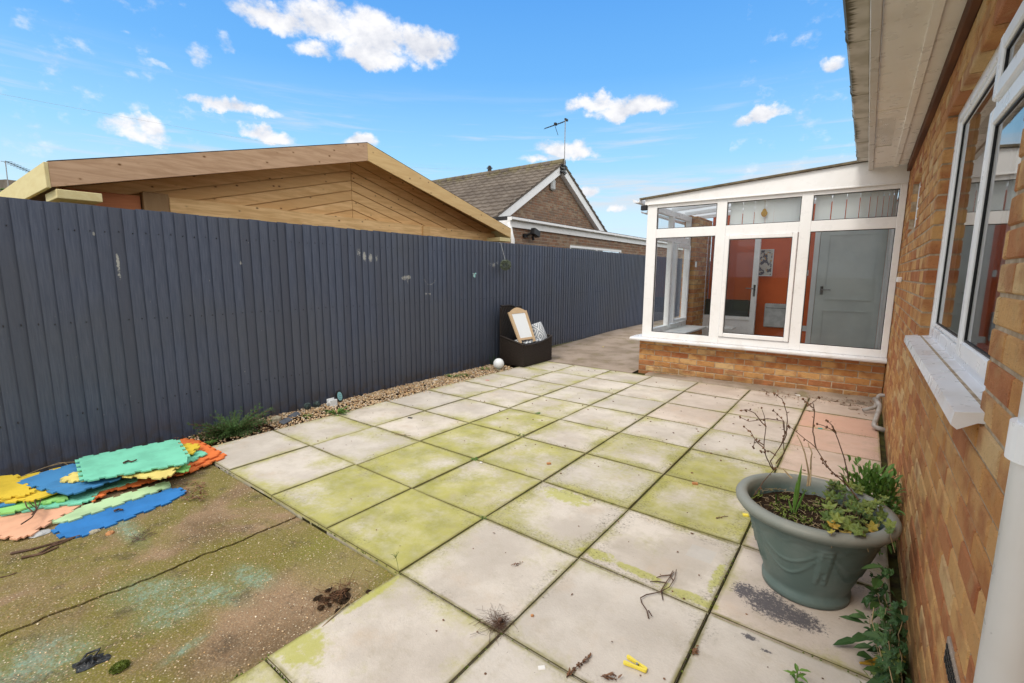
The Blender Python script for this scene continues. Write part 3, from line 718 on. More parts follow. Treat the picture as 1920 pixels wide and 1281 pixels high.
window(winc, WIN2, 'window', 5.0, 2.02)
mb = MB(); mb.box(WX-.035, WX+.002, 5.30, 5.40, 1.30, 1.345, .006); mb.build('overflow_cover', M_PVC, house)
# room behind the windows
mb = MB()
for (a, b) in ((-.2, 3.9), (4.0, 6.0)):
    X0, X1, Z0, Z1 = .36, 3.4, .0, 2.4
    q = [(X0, a, Z0), (X1, a, Z0), (X1, b, Z0), (X0, b, Z0), (X0, a, Z1), (X1, a, Z1), (X1, b, Z1), (X0, b, Z1)]
    mb.add(q, [(0,1,2,3),(4,7,6,5),(0,4,5,1),(3,2,6,7),(1,5,6,2)], .5)
mb.build('room_lining', M_ROOM, house)
# curtains behind the window glass
mb = MB()
for (ya, yb) in ((3.0, 3.22),):
    vs = []; n_ = 24
    for k in range(n_+1):
        y = ya+(yb-ya)*k/n_; x = .50+.022*math.sin(k*1.6); vs += [(x, y, 1.0), (x, y, 2.14)]
    mb.add(vs, [(2*k, 2*k+2, 2*k+3, 2*k+1) for k in range(n_)], .5)
mb.build('curtain', mat('cream_curtain', vary((.55,.53,.48),(.45,.43,.38), 9), .9), house, True)
# eaves
mb = MB(); mb.box(-.046, .110, -1.5, 4.06, 2.432, 2.444); mb.box(-.046, .110, 4.06, 4.26, 2.430, 2.444); mb.box(-.046, .110, 5.16, 6.10, 2.432, 2.444); mb.box(.062, .110, 4.26, 5.16, 2.4318, 2.444)
mb.box(.110, .150, -1.5, 6.10, 2.418, 2.444, .003); mb.box(.150, .262, -1.5, 6.10, 2.434, 2.444)
sof = mb.build('soffit', M_SOFFIT, house)
mb = MB()
for k in range(9): mb.box(-.044+k*.0118, -.038+k*.0118, 4.262, 5.158, 2.434, 2.444)
mb.box(-.046, .062, 4.26, 5.16, 2.441, 2.446); mb.build('vent_grille', M_SOFFIT, sof)
mb = MB(); mb.box(-.088, -.048, -1.5, 5.16, 2.415, 2.60, .003); mb.box(-.0885, -.0475, 5.165, 6.14, 2.414, 2.60, .003); mb.build('fascia', M_PVCD, house)
mb = MB(); mb.box(WX-.030, WX+.004, -1.5, 6.08, 2.362, 2.431, .004); mb.build('eaves_bead', M_BEAD, house)
mb = MB()
def gutter_run(m_, xc, y0, y1, zc, r_, n=10, sq=1.0):
    vs = []
    P_ = [(-1.08, 0.12), (-1.0, .0), (-.96, -.55), (-.74, -.93), (.74, -1.0), (1.0, -.86), (1.0, .0)]
    n = len(P_)-1
    for y in (y0, y1):
        for rr in (r_, r_-.004):
            for (a, b) in P_: vs.append((xc+rr*a, y, zc+rr*sq*b))
    N = n+1; fs = []
    for k in range(n): fs += [(k, k+1, 2*N+k+1, 2*N+k), (N+k, 3*N+k, 3*N+k+1, N+k+1), (k, N+k, N+k+1, k+1), (2*N+k, 2*N+k+1, 3*N+k+1, 3*N+k)]
    fs += [(0, 2*N, 3*N, N), (N-1, 2*N-1, 4*N-1, 3*N-1)]
    m_.add(vs, fs, .5)
gutter_run(mb, -.140, -1.5, 6.06, 2.56, .054, sq=1.1); gut_o = mb.build('gutter', M_GUTTER, house)
for yy in (.3, 1.2, 2.1, 3.03, 3.89, 4.45, 5.23, 5.9): mb = MB(); gutter_run(mb, -.140, yy-.012, yy+.012, 2.562, .0585, sq=1.1); mb.build('gutter_union', M_GUTTER, gut_o)
mb = MB(); mb.box(-.192, -.088, 6.06, 6.064, 2.50, 2.562); mb.build('stop_end', M_GUTTER, gut_o)
mb = MB()   # tiled roof plane above the eaves
for k in range(12):
    x0 = -.13+k*.29; z0 = 2.60+k*.145; mb.box(x0, x0+.32, -1.6, 9.7, z0, z0+.03, rot=Matrix.Rotation(R(-26), 3, 'Y'))
mb.build('roof', M_TILE, house)
# downpipe close to the camera
PCX, PCY, PR = .190, .775, .034
mb = MB(); mb.tube([(PCX, PCY, -.02), (PCX, PCY, 2.2), (PCX-.02, PCY, 2.3), (-.12, PCY, 2.5)], PR, 28); dp = mb.build('downpipe', M_PVC, house, True)
zb_ = gy(1890, 835, PCY-.03).z
mb = MB(); mb.tube([(PCX, PCY, zb_-.022), (PCX, PCY, zb_+.022)], PR+.006, 28); mb.box(PCX+.0, WX+.001, PCY-.052, PCY+.052, zb_-.020, zb_+.020, .008)
mb.box(PCX-.004, PCX+.03, PCY+.030, PCY+.062, zb_-.021, zb_+.021, .006)
mb.build('pipe_clip', M_PVC, dp)
mb = MB(); mb.tube([(PCX-.006, PCY+.058, zb_), (PCX-.012, PCY+.058, zb_)], .006, 10); mb.build('clip_screw', M_METAL, dp)
# air brick
mb = MB(); ya, za = 1.38, .44
mb.box(WX-.004, WX+.02, ya-.107, ya+.107, za-.033, za+.033, .003); ab = mb.build('air_brick', M_PATH, house)
mb = MB()
for i in range(3):
    for j in range(9): mb.box(WX-.0065, WX-.0042, ya-.096+j*.0215, ya-.082+j*.0215, za-.024+i*.0175, za-.014+i*.0175)
mb.build('air_holes', M_DARK, ab)

# waste pipes by the corner
def smoothp(pts, n=4, r=.05):
    pts = [Vector(p) for p in pts]; o = [pts[0]]
    for a, b, c in zip(pts, pts[1:], pts[2:]):
        d0 = (a-b); d1 = (c-b); q = min(r, d0.length*.45, d1.length*.45); s0 = b+d0.normalized()*q; s1 = b+d1.normalized()*q
        for k in range(n+1): t = k/n; o.append(s0*(1-t)**2+b*2*t*(1-t)+s1*t*t)
    o.append(pts[-1]); return o
mb = MB(); y_ = 5.75; a = gy(1652, 741, y_); b = gy(1647, 765, y_-.02); c = gy(1618, 773, y_-.06)
mb.tube(smoothp([(WX+.02, y_, a.z), (a.x-.02, y_, a.z), (b.x-.02, y_, b.z), (c.x, y_-.06, max(c.z, .03))], 5, .03), .0175, 12)
one(mb, 'waste_pipe', M_GREYP, 'grey waste pipe elbowing out of the wall beside the conservatory base', 'pipe', None, True)
mb = MB(); y_ = 5.35; a = gy(1650, 768, y_); b = gy(1653, 812, 5.1)
mb.tube(smoothp([(.165, 5.5, .20), (a.x-.0, y_, .17), (.165, 5.08, .035), (WX+.01, 5.05, .03)], 5, .05), .020, 12)
one(mb, 'waste_pipe', M_GREYP, 'longer grey waste pipe running down to the peach slab at the wall foot', 'pipe', None, True)

# ================================================================== THE CONSERVATORY
CY = 6.15
cons = thing('conservatory', (-1.1, 7.4, 0), 'white framed lean-to conservatory on a low brick wall', 'conservatory')
mb, mo = MB(), MB()
brickwork(-2.45, WX-.002, -.04, .457, None, lambda u, d, z: (u, 6.205+d, z), [], .10, mb, mo)
brickwork(6.208, 7.88, -.04, .457, None, lambda u, d, z: (-2.448+d, u+.0, z), [], .10, mb, mo)
brickwork(7.885, 8.9, -.04, 2.30, None, lambda u, d, z: (-2.448+d, u+.0, z), [], .10, mb, mo)
dw_ = mb.build('dwarf_wall', M_BRICK, cons); mo.build('mortar', M_MORTAR, dw_)
mb, mo = MB(), MB()   # inner leaf of the pier, seen through the glass
brickwork(7.9, 8.78, .0, 2.28, None, lambda u, d, z: (-2.24-d, u, z), [], .09, mb, mo)
pr_ = mb.build('inner_pier', M_BRICK, cons); mo.build('mortar', M_MORTAR, pr_)
mb = MB(); mb.prism([(-2.535, 6.06, .462), (-2.535, 6.05, .475), (-2.535, 6.05, .492), (-2.535, 6.065, .503), (-2.535, 6.30, .509), (-2.535, 6.30, .462)], (WX-.002+2.535, 0, 0), .5)
mb.box(-2.534, -2.36, 6.301, 7.88, .460, .506, .004); mb.build('sill', M_SILL, cons)
f = MB(); Y0, Y1 = CY, CY+.07
for a, b in ((-2.40, -2.27), (-1.53, -1.415), (-.65, -.54), (.185, WX-.003)): f.box(a, b, Y0, Y1, .507, 2.262, .004)
for a, b in ((-2.27, -1.53), (-1.415, -.65), (-.54, .185)):
    f.box(a, b, Y0+.002, Y1-.002, .507, .588, .003); f.box(a, b, Y0+.002, Y1-.002, 1.83, 1.945, .003); f.box(a, b, Y0+.002, Y1-.002, 2.216, 2.262, .003)
# left side frame
for a, b in ((6.221, 6.30), (6.98, 7.06), (7.80, 7.878)): f.box(-2.40, -2.33, a, b, .507, 2.27, .004)
for a, b in ((6.30, 6.98), (7.06, 7.80)):
    for c, d in ((.507, .60), (1.83, 1.92), (2.19, 2.268)): f.box(-2.398, -2.332, a, b, c, d, .003)
cf = f.build('frame', M_PVC, cons)
def flight(x0, x1, z0, z1, owner, y=CY, gk=True):
    t = .007; g = MB(); k = MB(); yy = y+.012
    k.box(x0, x0+t, yy-.004, yy+.012, z0, z1); k.box(x1-t, x1, yy-.004, yy+.012, z0, z1); k.box(x0+t, x1-t, yy-.004, yy+.012, z0, z0+t); k.box(x0+t, x1-t, yy-.004, yy+.012, z1-t, z1)
    g.add([(x0+.002, yy+.004, z0+.002), (x1-.002, yy+.004, z0+.002), (x1-.002, yy+.004, z1-.002), (x0+.002, yy+.004, z1-.002)], [(0, 1, 2, 3)], .5)
    p = g.build('pane', M_GLASS2, owner); k.build('gasket', M_GASKET, p); return p
flight(-2.27, -1.53, .588, 1.83, cons); flight(-.54, .185, .588, 1.83, cons)
for a, b in ((-2.27, -1.53), (-1.415, -.65), (-.54, .185)): flight(a, b, 1.945, 2.216, cons)
s_ = MB(); a, b, c, e, T = -1.412, -.655, .594, 1.828, .050
s_.box(a, a+T, CY-.018, CY+.05, c, e, .006); s_.box(b-T, b, CY-.018, CY+.05, c, e, .006); s_.box(a+T, b-T, CY-.017, CY+.05, c, c+T, .006); s_.box(a+T, b-T, CY-.017, CY+.05, e-T, e, .006)
sh = s_.build('opening_sash', M_PVC, cons); flight(a+T, b-T, c+T, e-T, sh, CY-.012)
# side panes
for a, b in ((6.30, 6.98), (7.06, 7.80)):
    for c, d in ((.60, 1.83), (1.92, 2.19)):
        g = MB(); g.add([(-2.365, a, c), (-2.365, b, c), (-2.365, b, d), (-2.365, a, d)], [(0, 1, 2, 3)], .5); p = g.build('side_pane', M_GLASS2, cons)
s_ = MB()   # side sash, inner profile
s_.box(-2.35, -2.29, 7.10, 7.15, .62, 1.81, .005); s_.box(-2.35, -2.29, 7.73, 7.78, .62, 1.81, .005); s_.box(-2.349, -2.291, 7.15, 7.73, .62, .67, .005); s_.box(-2.349, -2.291, 7.15, 7.73, 1.76, 1.81, .005)
s_.build('side_sash', M_PVC, cons)
s_ = MB(); s_.box(-2.326, -2.0, 6.235, 7.88, .50, .53, .006); s_.box(-2.0, -1.6, 7.86, 8.1, .50, .53, .006); s_.build('inner_sill', M_WHITEW, cons)
# gable fascia between frame head and roof
def rz(x): return 2.335+(x+2.45)*(2.512-2.335)/(2.45-.04)
mb = MB(); mb.prism([(-2.43, CY-.02, 2.264), (WX-.004, CY-.02, 2.264), (WX-.004, CY-.02, rz(.2)-.002), (-2.43, CY-.02, rz(-2.43)-.002)], (0, .025, 0), .5)
mb.box(-2.40, WX-.005, CY-.028, CY-.0205, 2.258, 2.272, .002)
mb.build('gable_fascia', M_PVC, cons)
mb = MB(); mb.prism([(-2.50, CY-.05, rz(-2.50)), (WX-.004, CY-.05, rz(WX)), (WX-.004, CY-.05, rz(WX)+.022), (-2.50, CY-.05, rz(-2.5)+.022)], (0, .06, 0), .5)
mb.build('roof_edge_trim', mat('mossy_roof_trim', vary((.10,.075,.045),(.17,.14,.09), 14), .9), cons)
mb = MB(); mb.prism([(-2.50, CY+.0101, rz(-2.50)+.002), (WX-.004, CY+.0101, rz(WX)+.002), (WX-.004, CY+.0101, rz(WX)+.020), (-2.50, CY+.0101, rz(-2.5)+.020)], (0, 2.72, 0), .5)
mb.build('roof', M_POLY, cons)
mb = MB()
for k in range(4):
    y = 6.55+k*.62; mb.prism([(-2.42, y, rz(-2.42)-.05), (.24, y, rz(.24)-.05), (.24, y, rz(.24)-.001), (-2.42, y, rz(-2.42)-.001)], (0, .05, 0), .5)
mb.build('rafters', M_PVC, cons)
mb = MB(); gutter_run(mb, -2.535, 6.08, 8.9, 2.335, .045, sq=.9); mb.build('gutter', M_PVC, cons)
mb = MB(); mb.box(-2.49, -2.41, 6.13, 6.19, 2.20, 2.262, .005); mb.build('gutter_bracket', M_DARK, cons)
mb = MB(); gutter_run(mb, -2.53, 6.35, 8.8, 2.215, .045, sq=.6); mb.build('lower_gutter', M_PVC, cons)
# inside
mb = MB(); mb.box(-2.34, WX-.01, 6.31, 8.79, .02, .06); mb.build('floor', M_FLOORI, cons)
BY = 8.80
mb = MB(); mb.box(-2.24, WX-.004, BY, BY+.10, .0, 2.50); mb.build('back_wall', M_ORANGE, cons)
mb = MB(); mb.box(WX-.030, WX-.006, 6.32, BY, .06, 2.26); mb.build('side_lining', M_WHITEW, cons)
# white internal door in its casing
def at(px, py, y=BY-.03): return gy(px, py, y)
dx0 = at(1527, 560).x; dx1 = .19
mb = MB(); mb.box(dx0-.07, dx0, BY-.035, BY-.001, .06, 2.16, .004); mb.box(dx1, dx1+.035, BY-.035, BY-.001, .06, 2.16, .004); mb.box(dx0, dx1, BY-.034, BY-.001, 2.09, 2.16, .004); mb.build('door_casing', M_WHITEW, cons)
mb = MB(); mb.box(dx0+.003, dx1-.003, BY-.022, BY-.002, .07, 2.085, .003)
for (a, b, c, d) in ((dx0+.11, dx1-.11, .22, .82), (dx0+.11, dx1-.11, .98, 1.98)):
    mb.box(a, b, BY-.034, BY-.0225, c, c+.018); mb.box(a, b, BY-.034, BY-.0225, d-.018, d); mb.box(a, a+.018, BY-.034, BY-.0225, c+.018, d-.018); mb.box(b-.018, b, BY-.034, BY-.0225, c+.018, d-.018)
idr = mb.build('inner_door', mat('grey_white_door_paint', vary((.60,.63,.60),(.50,.53,.51), 1.5), .35), cons)
h = at(1540, 543, BY-.07); mb = MB(); mb.tube([(h.x, BY-.02, h.z), (h.x, BY-.07, h.z), (h.x+.12, BY-.075, h.z-.004)], .009, 10); mb.box(h.x-.02, h.x+.02, BY-.032, BY-.0265, h.z-.08, h.z+.05, .002); mb.build('door_handle', M_METAL, idr, True)
# open half-glazed white door leaf in front of the orange wall
mb = MB(); yy = 8.55; x0, x1 = at(1312, 560, yy).x, at(1418, 560, yy).x
mb.box(x0, x0+.075, yy, yy+.06, .06, 2.14, .004); mb.box(x1-.085, x1, yy, yy+.06, .06, 2.14, .004); mb.box(x0+.075, x1-.085, yy+.001, yy+.059, 2.05, 2.14, .004); mb.box(x0+.075, x1-.085, yy+.001, yy+.059, .06, .13, .004); mb.box(x0+.075, x1-.085, yy+.001, yy+.059, .60, .66, .004)
mb.box(x0+.30, x0+.345, yy+.002, yy+.058, .66, 2.05, .004)
mb.box(x0+.075, x1-.085, yy+.02, yy+.04, .13, .60, .003)
gd = mb.build('glazed_door', M_PVC, cons)
g = MB(); g.add([(x0+.075, yy+.03, .66), (x1-.085, yy+.03, .66), (x1-.085, yy+.03, 2.05), (x0+.075, yy+.03, 2.05)], [(0, 1, 2, 3)], .5); g.build('pane', M_GLASS2, gd)
h = at(1404, 541, yy-.05); mb = MB(); mb.tube([(x1-.04, yy, h.z), (x1-.04, yy-.05, h.z), (x1-.16, yy-.055, h.z+.004)], .009, 10); mb.box(x1-.055, x1-.025, yy-.008, yy-.0005, h.z-.13, h.z+.06, .003); mb.build('door_handle', M_METAL, gd, True)
# dark area given body as a low dark cabinet behind the glazed door
mb = MB(); mb.box(x0+.06, x1-.12, 8.66, 8.795, .06, .93, .01); o = mb.build('block', M_DARK); tag(o, 'low black block behind the half-glazed door in the conservatory', 'block')
# picture, heater, switches
a, b = at(1417, 468, BY-.02), at(1446, 518, BY-.02); w2 = .27
pic = thing('picture', ((a.x+b.x)/2, BY, (a.z+b.z)/2), 'small white framed poster on the orange conservatory wall', 'picture')
mb = MB(); px0, px1, pz0, pz1 = a.x, b.x+.01, b.z, a.z; T = .016
mb.box(px0, px0+T, BY-.025, BY-.002, pz0, pz1); mb.box(px1-T, px1, BY-.025, BY-.002, pz0, pz1); mb.box(px0+T, px1-T, BY-.025, BY-.002, pz0, pz0+T); mb.box(px0+T, px1-T, BY-.025, BY-.002, pz1-T, pz1); mb.build('picture_frame', M_WHITEW, pic)
def art(s):
    P = s.pos(); b = s.mix(s.ss(s.noise(P, 16, 2, .5), .50, .56), (.62,.60,.54), (.10,.09,.12)); b = s.mix(s.ss(s.noise(s.vm('ADD', P, (3, 3, 3)), 22, 2), .60, .64), b, (.55,.28,.06)); return b
mb = MB(); mb.box(px0+T, px1-T, BY-.012, BY-.003, pz0+T, pz1-T); mb.build('print', mat('abstract_print', art, .6), pic)
a, b = at(1434, 569, BY-.09), at(1481, 616, BY-.09)
hx0, hx1, hz0, hz1 = a.x, a.x+.52, b.z, a.z
ht = thing('heater', ((hx0+hx1)/2, BY, hz0), 'flat light grey panel heater on the orange wall', 'heater')
mb = MB(); mb.box(hx0, hx1, BY-.085, BY-.002, hz0, hz1, .012); mb.build('heater_body', M_LGREY, ht)
mb = MB(); mb.box(hx0+.02, hx1-.02, BY-.0875, BY-.0852, hz1-.075, hz1-.068); 
for k in range(14): mb.box(hx0+.03+k*.033, hx0+.052+k*.033, BY-.07, BY-.03, hz1+.0003, hz1+.002)
mb.build('heater_grille', M_DARK, ht)
for (px, py, hw, hh, lab) in ((1513, 512, .020, .045, 'narrow white wall controller above the socket beside the inner door'), (1507, 616, .043, .043, 'square white socket low on the orange wall beside the inner door')):
    c = at(px, py, BY-.01); mb = MB(); mb.box(c.x-hw, c.x+hw, BY-.018, BY-.001, c.z-hh, c.z+hh, .003); one(mb, 'wall_socket' if hw > .03 else 'wall_controller', M_WHITEW, lab, 'socket' if hw > .03 else 'controller')
c = gx(1304, 496, -2.235); mb = MB(); mb.box(-2.238, -2.215, c.y-.02, c.y+.02, c.z-.045, c.z+.045, .005); one(mb, 'door_chime', M_WHITEW, 'small white box fixed to the golden brick pier inside', 'door chime')
# vertical blind slats behind the upper lights
def slats(xs, lab):
    t = thing('vertical_blind', ((xs[0]+xs[-1])/2, CY+.16, 2.25), lab, 'blind', 'blinds behind the top lights')
    m_ = MB(); m_.box(xs[0]-.01, xs[-1]+.03, CY+.08, CY+.12, 2.2165, 2.25, .003); m_.build('headrail', M_WHITEW, t)
    for a, b in zip(xs, xs[1:]):
        m_ = MB(); ang = math.acos(min(1, (b-a)*.93/.127)) if (b-a) < .127 else 0
        hw = (b-a)*.465; dy = math.sin(ang)*.018
        m_.add([( (a+b)/2-hw, CY+.095-dy, 1.90), ((a+b)/2+hw, CY+.095+dy, 1.90), ((a+b)/2+hw, CY+.095+dy, 2.216), ((a+b)/2-hw, CY+.095-dy, 2.216)], [(0, 1, 2, 3)], .5); m_.build('slat', M_BLIND, t)
M_BLIND = mat('white_blind_fabric', (.90,.93,.94), .8)
slats([-1.40, -1.255, -1.13, -1.01, -.925, -.86, -.80, -.745, -.70, -.665], 'short white vertical blind behind the middle top pane, yellow ornament before it')
slats([-.53, -.375, -.245, -.13, -.045, .015, .065, .11, .145, .175], 'short white vertical blind behind the right-hand top pane')
mb = MB(); c = gy(1433, 399, CY+.05); 
mb.prism([(c.x+.034*math.cos(t*math.pi/8)*(1 if math.sin(t*math.pi/8) < .3 else .75), CY+.05, c.z+.048*math.sin(t*math.pi/8)) for t in range(16)], (0, .008, 0), .5)
mb.tube([(c.x, CY+.054, c.z+.045), (c.x, CY+.054, 2.21)], .0012, 4)
one(mb, 'hanging_ornament', mat('amber_ornament', vary((.50,.30,.03),(.40,.20,.02), 30), .5), 'round amber ornament hanging inside the middle top pane', 'ornament')

# ================================================================== NEIGHBOURS
# timber garden building
shed = thing('timber_garden_room', (-6.5, 3.8, 0), 'fresh timber garden building with broad bargeboards behind the fence', 'garden building')
BX = -5.20; YL, YR, YA = .845, 6.84, 3.83; ZE, ZA = 2.205, 2.985
def zl(y): return ZE+(ZA-ZE)*(y-YL)/(YA-YL) if y < YA else 2.155+(ZA-2.155)*(YR-y)/(YR-YA)
bh = .215
mb = MB(); mb.prism([(BX, YL, ZE-.19), (BX, YA, ZA-bh), (BX, YA, ZA), (BX, YL, ZE)], (-.03, 0, 0), .2); mb.build('bargeboard', M_WBARGE, shed)
mb = MB(); mb.prism([(BX-.001, YA+.002, ZA-bh), (BX-.001, YR, 2.155-.155), (BX-.001, YR, 2.155), (BX-.001, YA+.002, ZA)], (-.03, 0, 0), .6); mb.build('bargeboard', wood((.76,.57,.29), (.62,.42,.19), 'sunlit_bargeboard_timber', (6, 1, 9)), shed)  # paler copy of the bargeboard timber: sun on this side put into colour
mb = MB(); mb.box(-11, BX+.001, YL-.028, YL-.001, ZE-.20, ZE-.004, .003); mb.build('eaves_board', M_WSUN, shed)
mb = MB(); mb.box(-11, BX-.03, YR+.001, YR+.028, 1.99, 2.15, .003); mb.build('eaves_board', M_WSUN, shed)
mb = MB(); mb.box(-5.60, BX+.03, YL+.02, YL+.30, 1.93, 2.0, .004); mb.box(-5.60, BX+.012, YR-.33, YR-.02, 1.92, 1.985, .004); mb.build('wall_plate_ends', M_WSUN, shed)
GX = -5.58
mb = MB()     # chevron cladding on the gable
bw = .125
sl = (ZA-ZE)/(YA-YL); sr = (ZA-2.155)/(YR-YA)
for side, s0 in ((0, sl), (1, sr)):
    L_ = YA-YL-.1 if side == 0 else YR-YA-.1
    for k in range(16):
        zt = ZA-.05-k*bw; zb2 = zt-bw+.011; zmin = 1.3
        # top line z = zt - s0*d , d distance from the ridge
        dmax = min(L_, (zt-zmin)/s0)
        if dmax < .1: continue
        sg = -1 if side == 0 else 1; jx = random.uniform(0, .003)
        d2 = min(dmax, (zb2-zmin)/s0) if zb2 > zmin else .02
        P4 = [(GX+jx, YA+sg*.003, zb2), (GX+jx, YA+sg*d2, zb2-s0*d2), (GX+jx, YA+sg*dmax, zt-s0*dmax), (GX+jx, YA+sg*.003, zt)]
        mb.prism(P4, (-.02, 0, 0))
mb.prism([(GX-.021, YL+.1, 1.0), (GX-.021, YR-.1, 1.0), (GX-.021, YR-.1, 2.1), (GX-.021, YA, ZA-.06), (GX-.021, YL+.1, 2.15)], (-.03, 0, 0), .9)
mb.build('gable_cladding', M_WCLAD, shed)
mb = MB(); mb.box(GX+.004, GX+.09, 1.72, YR-.10, 1.90, 2.075, .004, .2); mb.box(GX+.004, GX+.12, 4.98, 5.12, .2, 2.07, .004, .9); mb.build('tie_beam', M_WCLAD, shed)
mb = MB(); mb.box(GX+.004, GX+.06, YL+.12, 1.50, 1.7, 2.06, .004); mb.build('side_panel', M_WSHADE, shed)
mb = MB(); mb.box(GX+.004, GX+.10, 1.51, 1.715, .1, 2.10, .004); mb.build('corner_post', wood((.34,.22,.11), (.28,.17,.08), 'brown_post', (3, 3, 1), False), shed)
mb = MB()    # roof deck (its underside shows at the verge)
mb.prism([(BX-.03, YL, ZE-.025), (BX-.03, YA, ZA-.025), (BX-.03, YR, 2.13), (BX-.03, YR, 2.152), (BX-.03, YA, ZA-.002), (BX-.03, YL, ZE-.002)], (-5.8, 0, 0), .6)
mb.build('roof_deck', M_WCLAD, shed)
mb = MB(); mb.prism([(BX-.005, YL, ZE+.001), (BX-.005, YA, ZA+.001), (BX-.005, YR, 2.156), (BX-.005, YR, 2.164), (BX-.005, YA, ZA+.009), (BX-.005, YL, ZE+.009)], (-5.9, 0, 0), .6); mb.build('roof_felt', M_FELT, shed)
mb = MB(); mb.box(-11, GX-.06, YL+.14, YR-.14, -.1, 2.0); mb.build('side_walls', M_WCLAD, shed)

# neighbour's bungalow
bun = thing('neighbour_bungalow', (-12, 13, 0), 'brown brick bungalow with tiled roof and white bargeboards beyond the fence', 'house')
NX0 = -8.0; RY, RZ = 13.05, 4.79; EZ, EYl, EYr = 2.62, 9.35, 16.75
sN = (RZ-EZ)/(RY-EYl)
mb, mo = MB(), MB()
holes = []
# stepped gable brickwork: one row at a time inside the triangle
for i in range(int((RZ-.25)/.075)):
    z = i*.075
    if z < 2.3: continue
    hw = min(RY-EYl-.3, (RZ-.16-z-.07)/sN)
    if hw < .1: continue
    brickwork(RY-hw, RY+hw, z, z+.0749, None, lambda u, d, zz: (NX0-.05-d, u, zz), [], .08, mb, mo)
gw = mb.build('gable_wall', M_BRICKD, bun)
mo2 = MB(); mo2.prism([(NX0-.058, RY-3.3, 0), (NX0-.058, RY+3.3, 0), (NX0-.058, RY+3.3, EZ), (NX0-.058, RY, RZ-.12), (NX0-.058, RY-3.3, EZ)], (-.2, 0, 0), .5); mo2.build('mortar', M_MORTARD, gw)
for sg, nm in ((-1, 'l'), (1, 'r')):
    mb = MB(); L_ = 3.75
    mb.prism([(NX0+.10, RY, RZ-.30), (NX0+.10, RY+sg*L_, RZ-.30-sN*L_), (NX0+.10, RY+sg*L_, RZ-.045-sN*L_), (NX0+.10, RY, RZ-.045)], (-.03, 0, 0), .5); mb.build('bargeboard', M_PVC, bun)
    mb = MB(); mb.prism([(NX0+.069, RY, RZ-.305), (NX0+.069, RY+sg*L_, RZ-.305-sN*L_), (NX0+.069, RY+sg*L_, RZ-.29-sN*L_), (NX0+.069, RY, RZ-.29)], (-.14, 0, 0), .5); mb.build('verge_soffit', M_PVC, bun)
    # tiles: stepped courses with rolls
    mb = MB(); NC = 15; cl = L_/NC; vs = []; xs = [NX0+.13-k*.05 for k in range(int(9/.05))]
    rows = []
    for c_ in range(NC):
        for e in (0, 1):
            d = c_*cl+(cl if e else 0); lift = .050 if e else .002
            rows.append((d, lift))
    for d, lift in rows:
        for k, x in enumerate(xs):
            roll = .020*max(0, math.sin(k/6*2*math.pi))**.7
            vs.append((x, RY+sg*d, RZ-sN*d+lift+roll))
    nx = len(xs); fs = [(r_*nx+k, r_*nx+k+1, (r_+1)*nx+k+1, (r_+1)*nx+k) for r_ in range(len(rows)-1) for k in range(nx-1)]
    mb.add(vs, fs, .5)
    mb.prism([(NX0+.13, RY, RZ-.045), (NX0+.13, RY+sg*L_, RZ-.045-sN*L_), (NX0+.13, RY+sg*L_, RZ+.02-sN*L_), (NX0+.13, RY, RZ+.02)], (-.04, 0, 0), .5)
    mb.build('roof_slope', M_TILE, bun)
mb = MB()
for k in range(22): mb.tube([(NX0+.15-k*.42, RY, RZ+.005), (NX0+.15-(k+1)*.42+.01, RY, RZ+.0)], .11, 10)
mb.build('ridge_tiles', M_TILE, bun)
mb = MB(); mb.box(-17, NX0-.3, RY-3.3, RY+3.3, -.1, 2.55); mb.build('walls', M_BRICKD, bun)
c = gx(1039, 346, NX0+.05); mb = MB(); mb.box(NX0-.05, NX0+.05, c.y-.12, c.y+.12, c.z-.17, c.z+.17, .04); mb.build('alarm_box', M_LGREY, bun)
# bracket rings and tv aerial at the gable apex
aer = thing('tv_aerial', (NX0+.16, RY, RZ-.3), 'thin television aerial on a tall mast at the bungalow gable', 'aerial')
top = gx(1050, 220, NX0+.16)
mb = MB(); mb.tube([(NX0+.16, RY, RZ-.35), (NX0+.16, RY, top.z)], .014, 8); mb.build('mast', M_METAL, aer)
mb = MB(); e0 = Vector((NX0+.16, RY+.12, top.z+.01)); tip = gx(1022, 241, NX0-.3); mb.tube([e0, tip], .014, 6)
dd = (tip-e0).normalized(); sdv = dd.cross(Vector((0, 0, 1))).normalized(); upv = sdv.cross(dd)
for k in range(12):
    p = e0+dd*(.15+k*(tip-e0).length*.075); hl = .11-.004*k; mb.tube([p-sdv*hl, p+sdv*hl], .007, 5)
mb.box(e0.x-.02, e0.x+.02, e0.y-.14, e0.y+.02, e0.z-.02, e0.z+.04); p = e0+dd*.4; mb.box(p.x-.03, p.x+.03, p.y-.06, p.y+.04, p.z-.02, p.z+.05)
mb.tube([p-upv*.02+sdv*.08, p-upv*.30+sdv*.08], .008, 5)
mb.build('antenna', M_DARK, aer)
mb = MB()
for k in range(3): mb.box(NX0+.11, NX0+.19, RY-.17+k*.03, RY+.12-k*.02, RZ-.32+k*.10, RZ-.29+k*.10)
mb.box(NX0+.11, NX0+.14, RY-.16, RY-.12, RZ-.36, RZ-.06); mb.box(NX0+.11, NX0+.14, RY+.08, RY+.12, RZ-.36, RZ-.06); mb.build('chimney_bracket', M_DARK, aer)

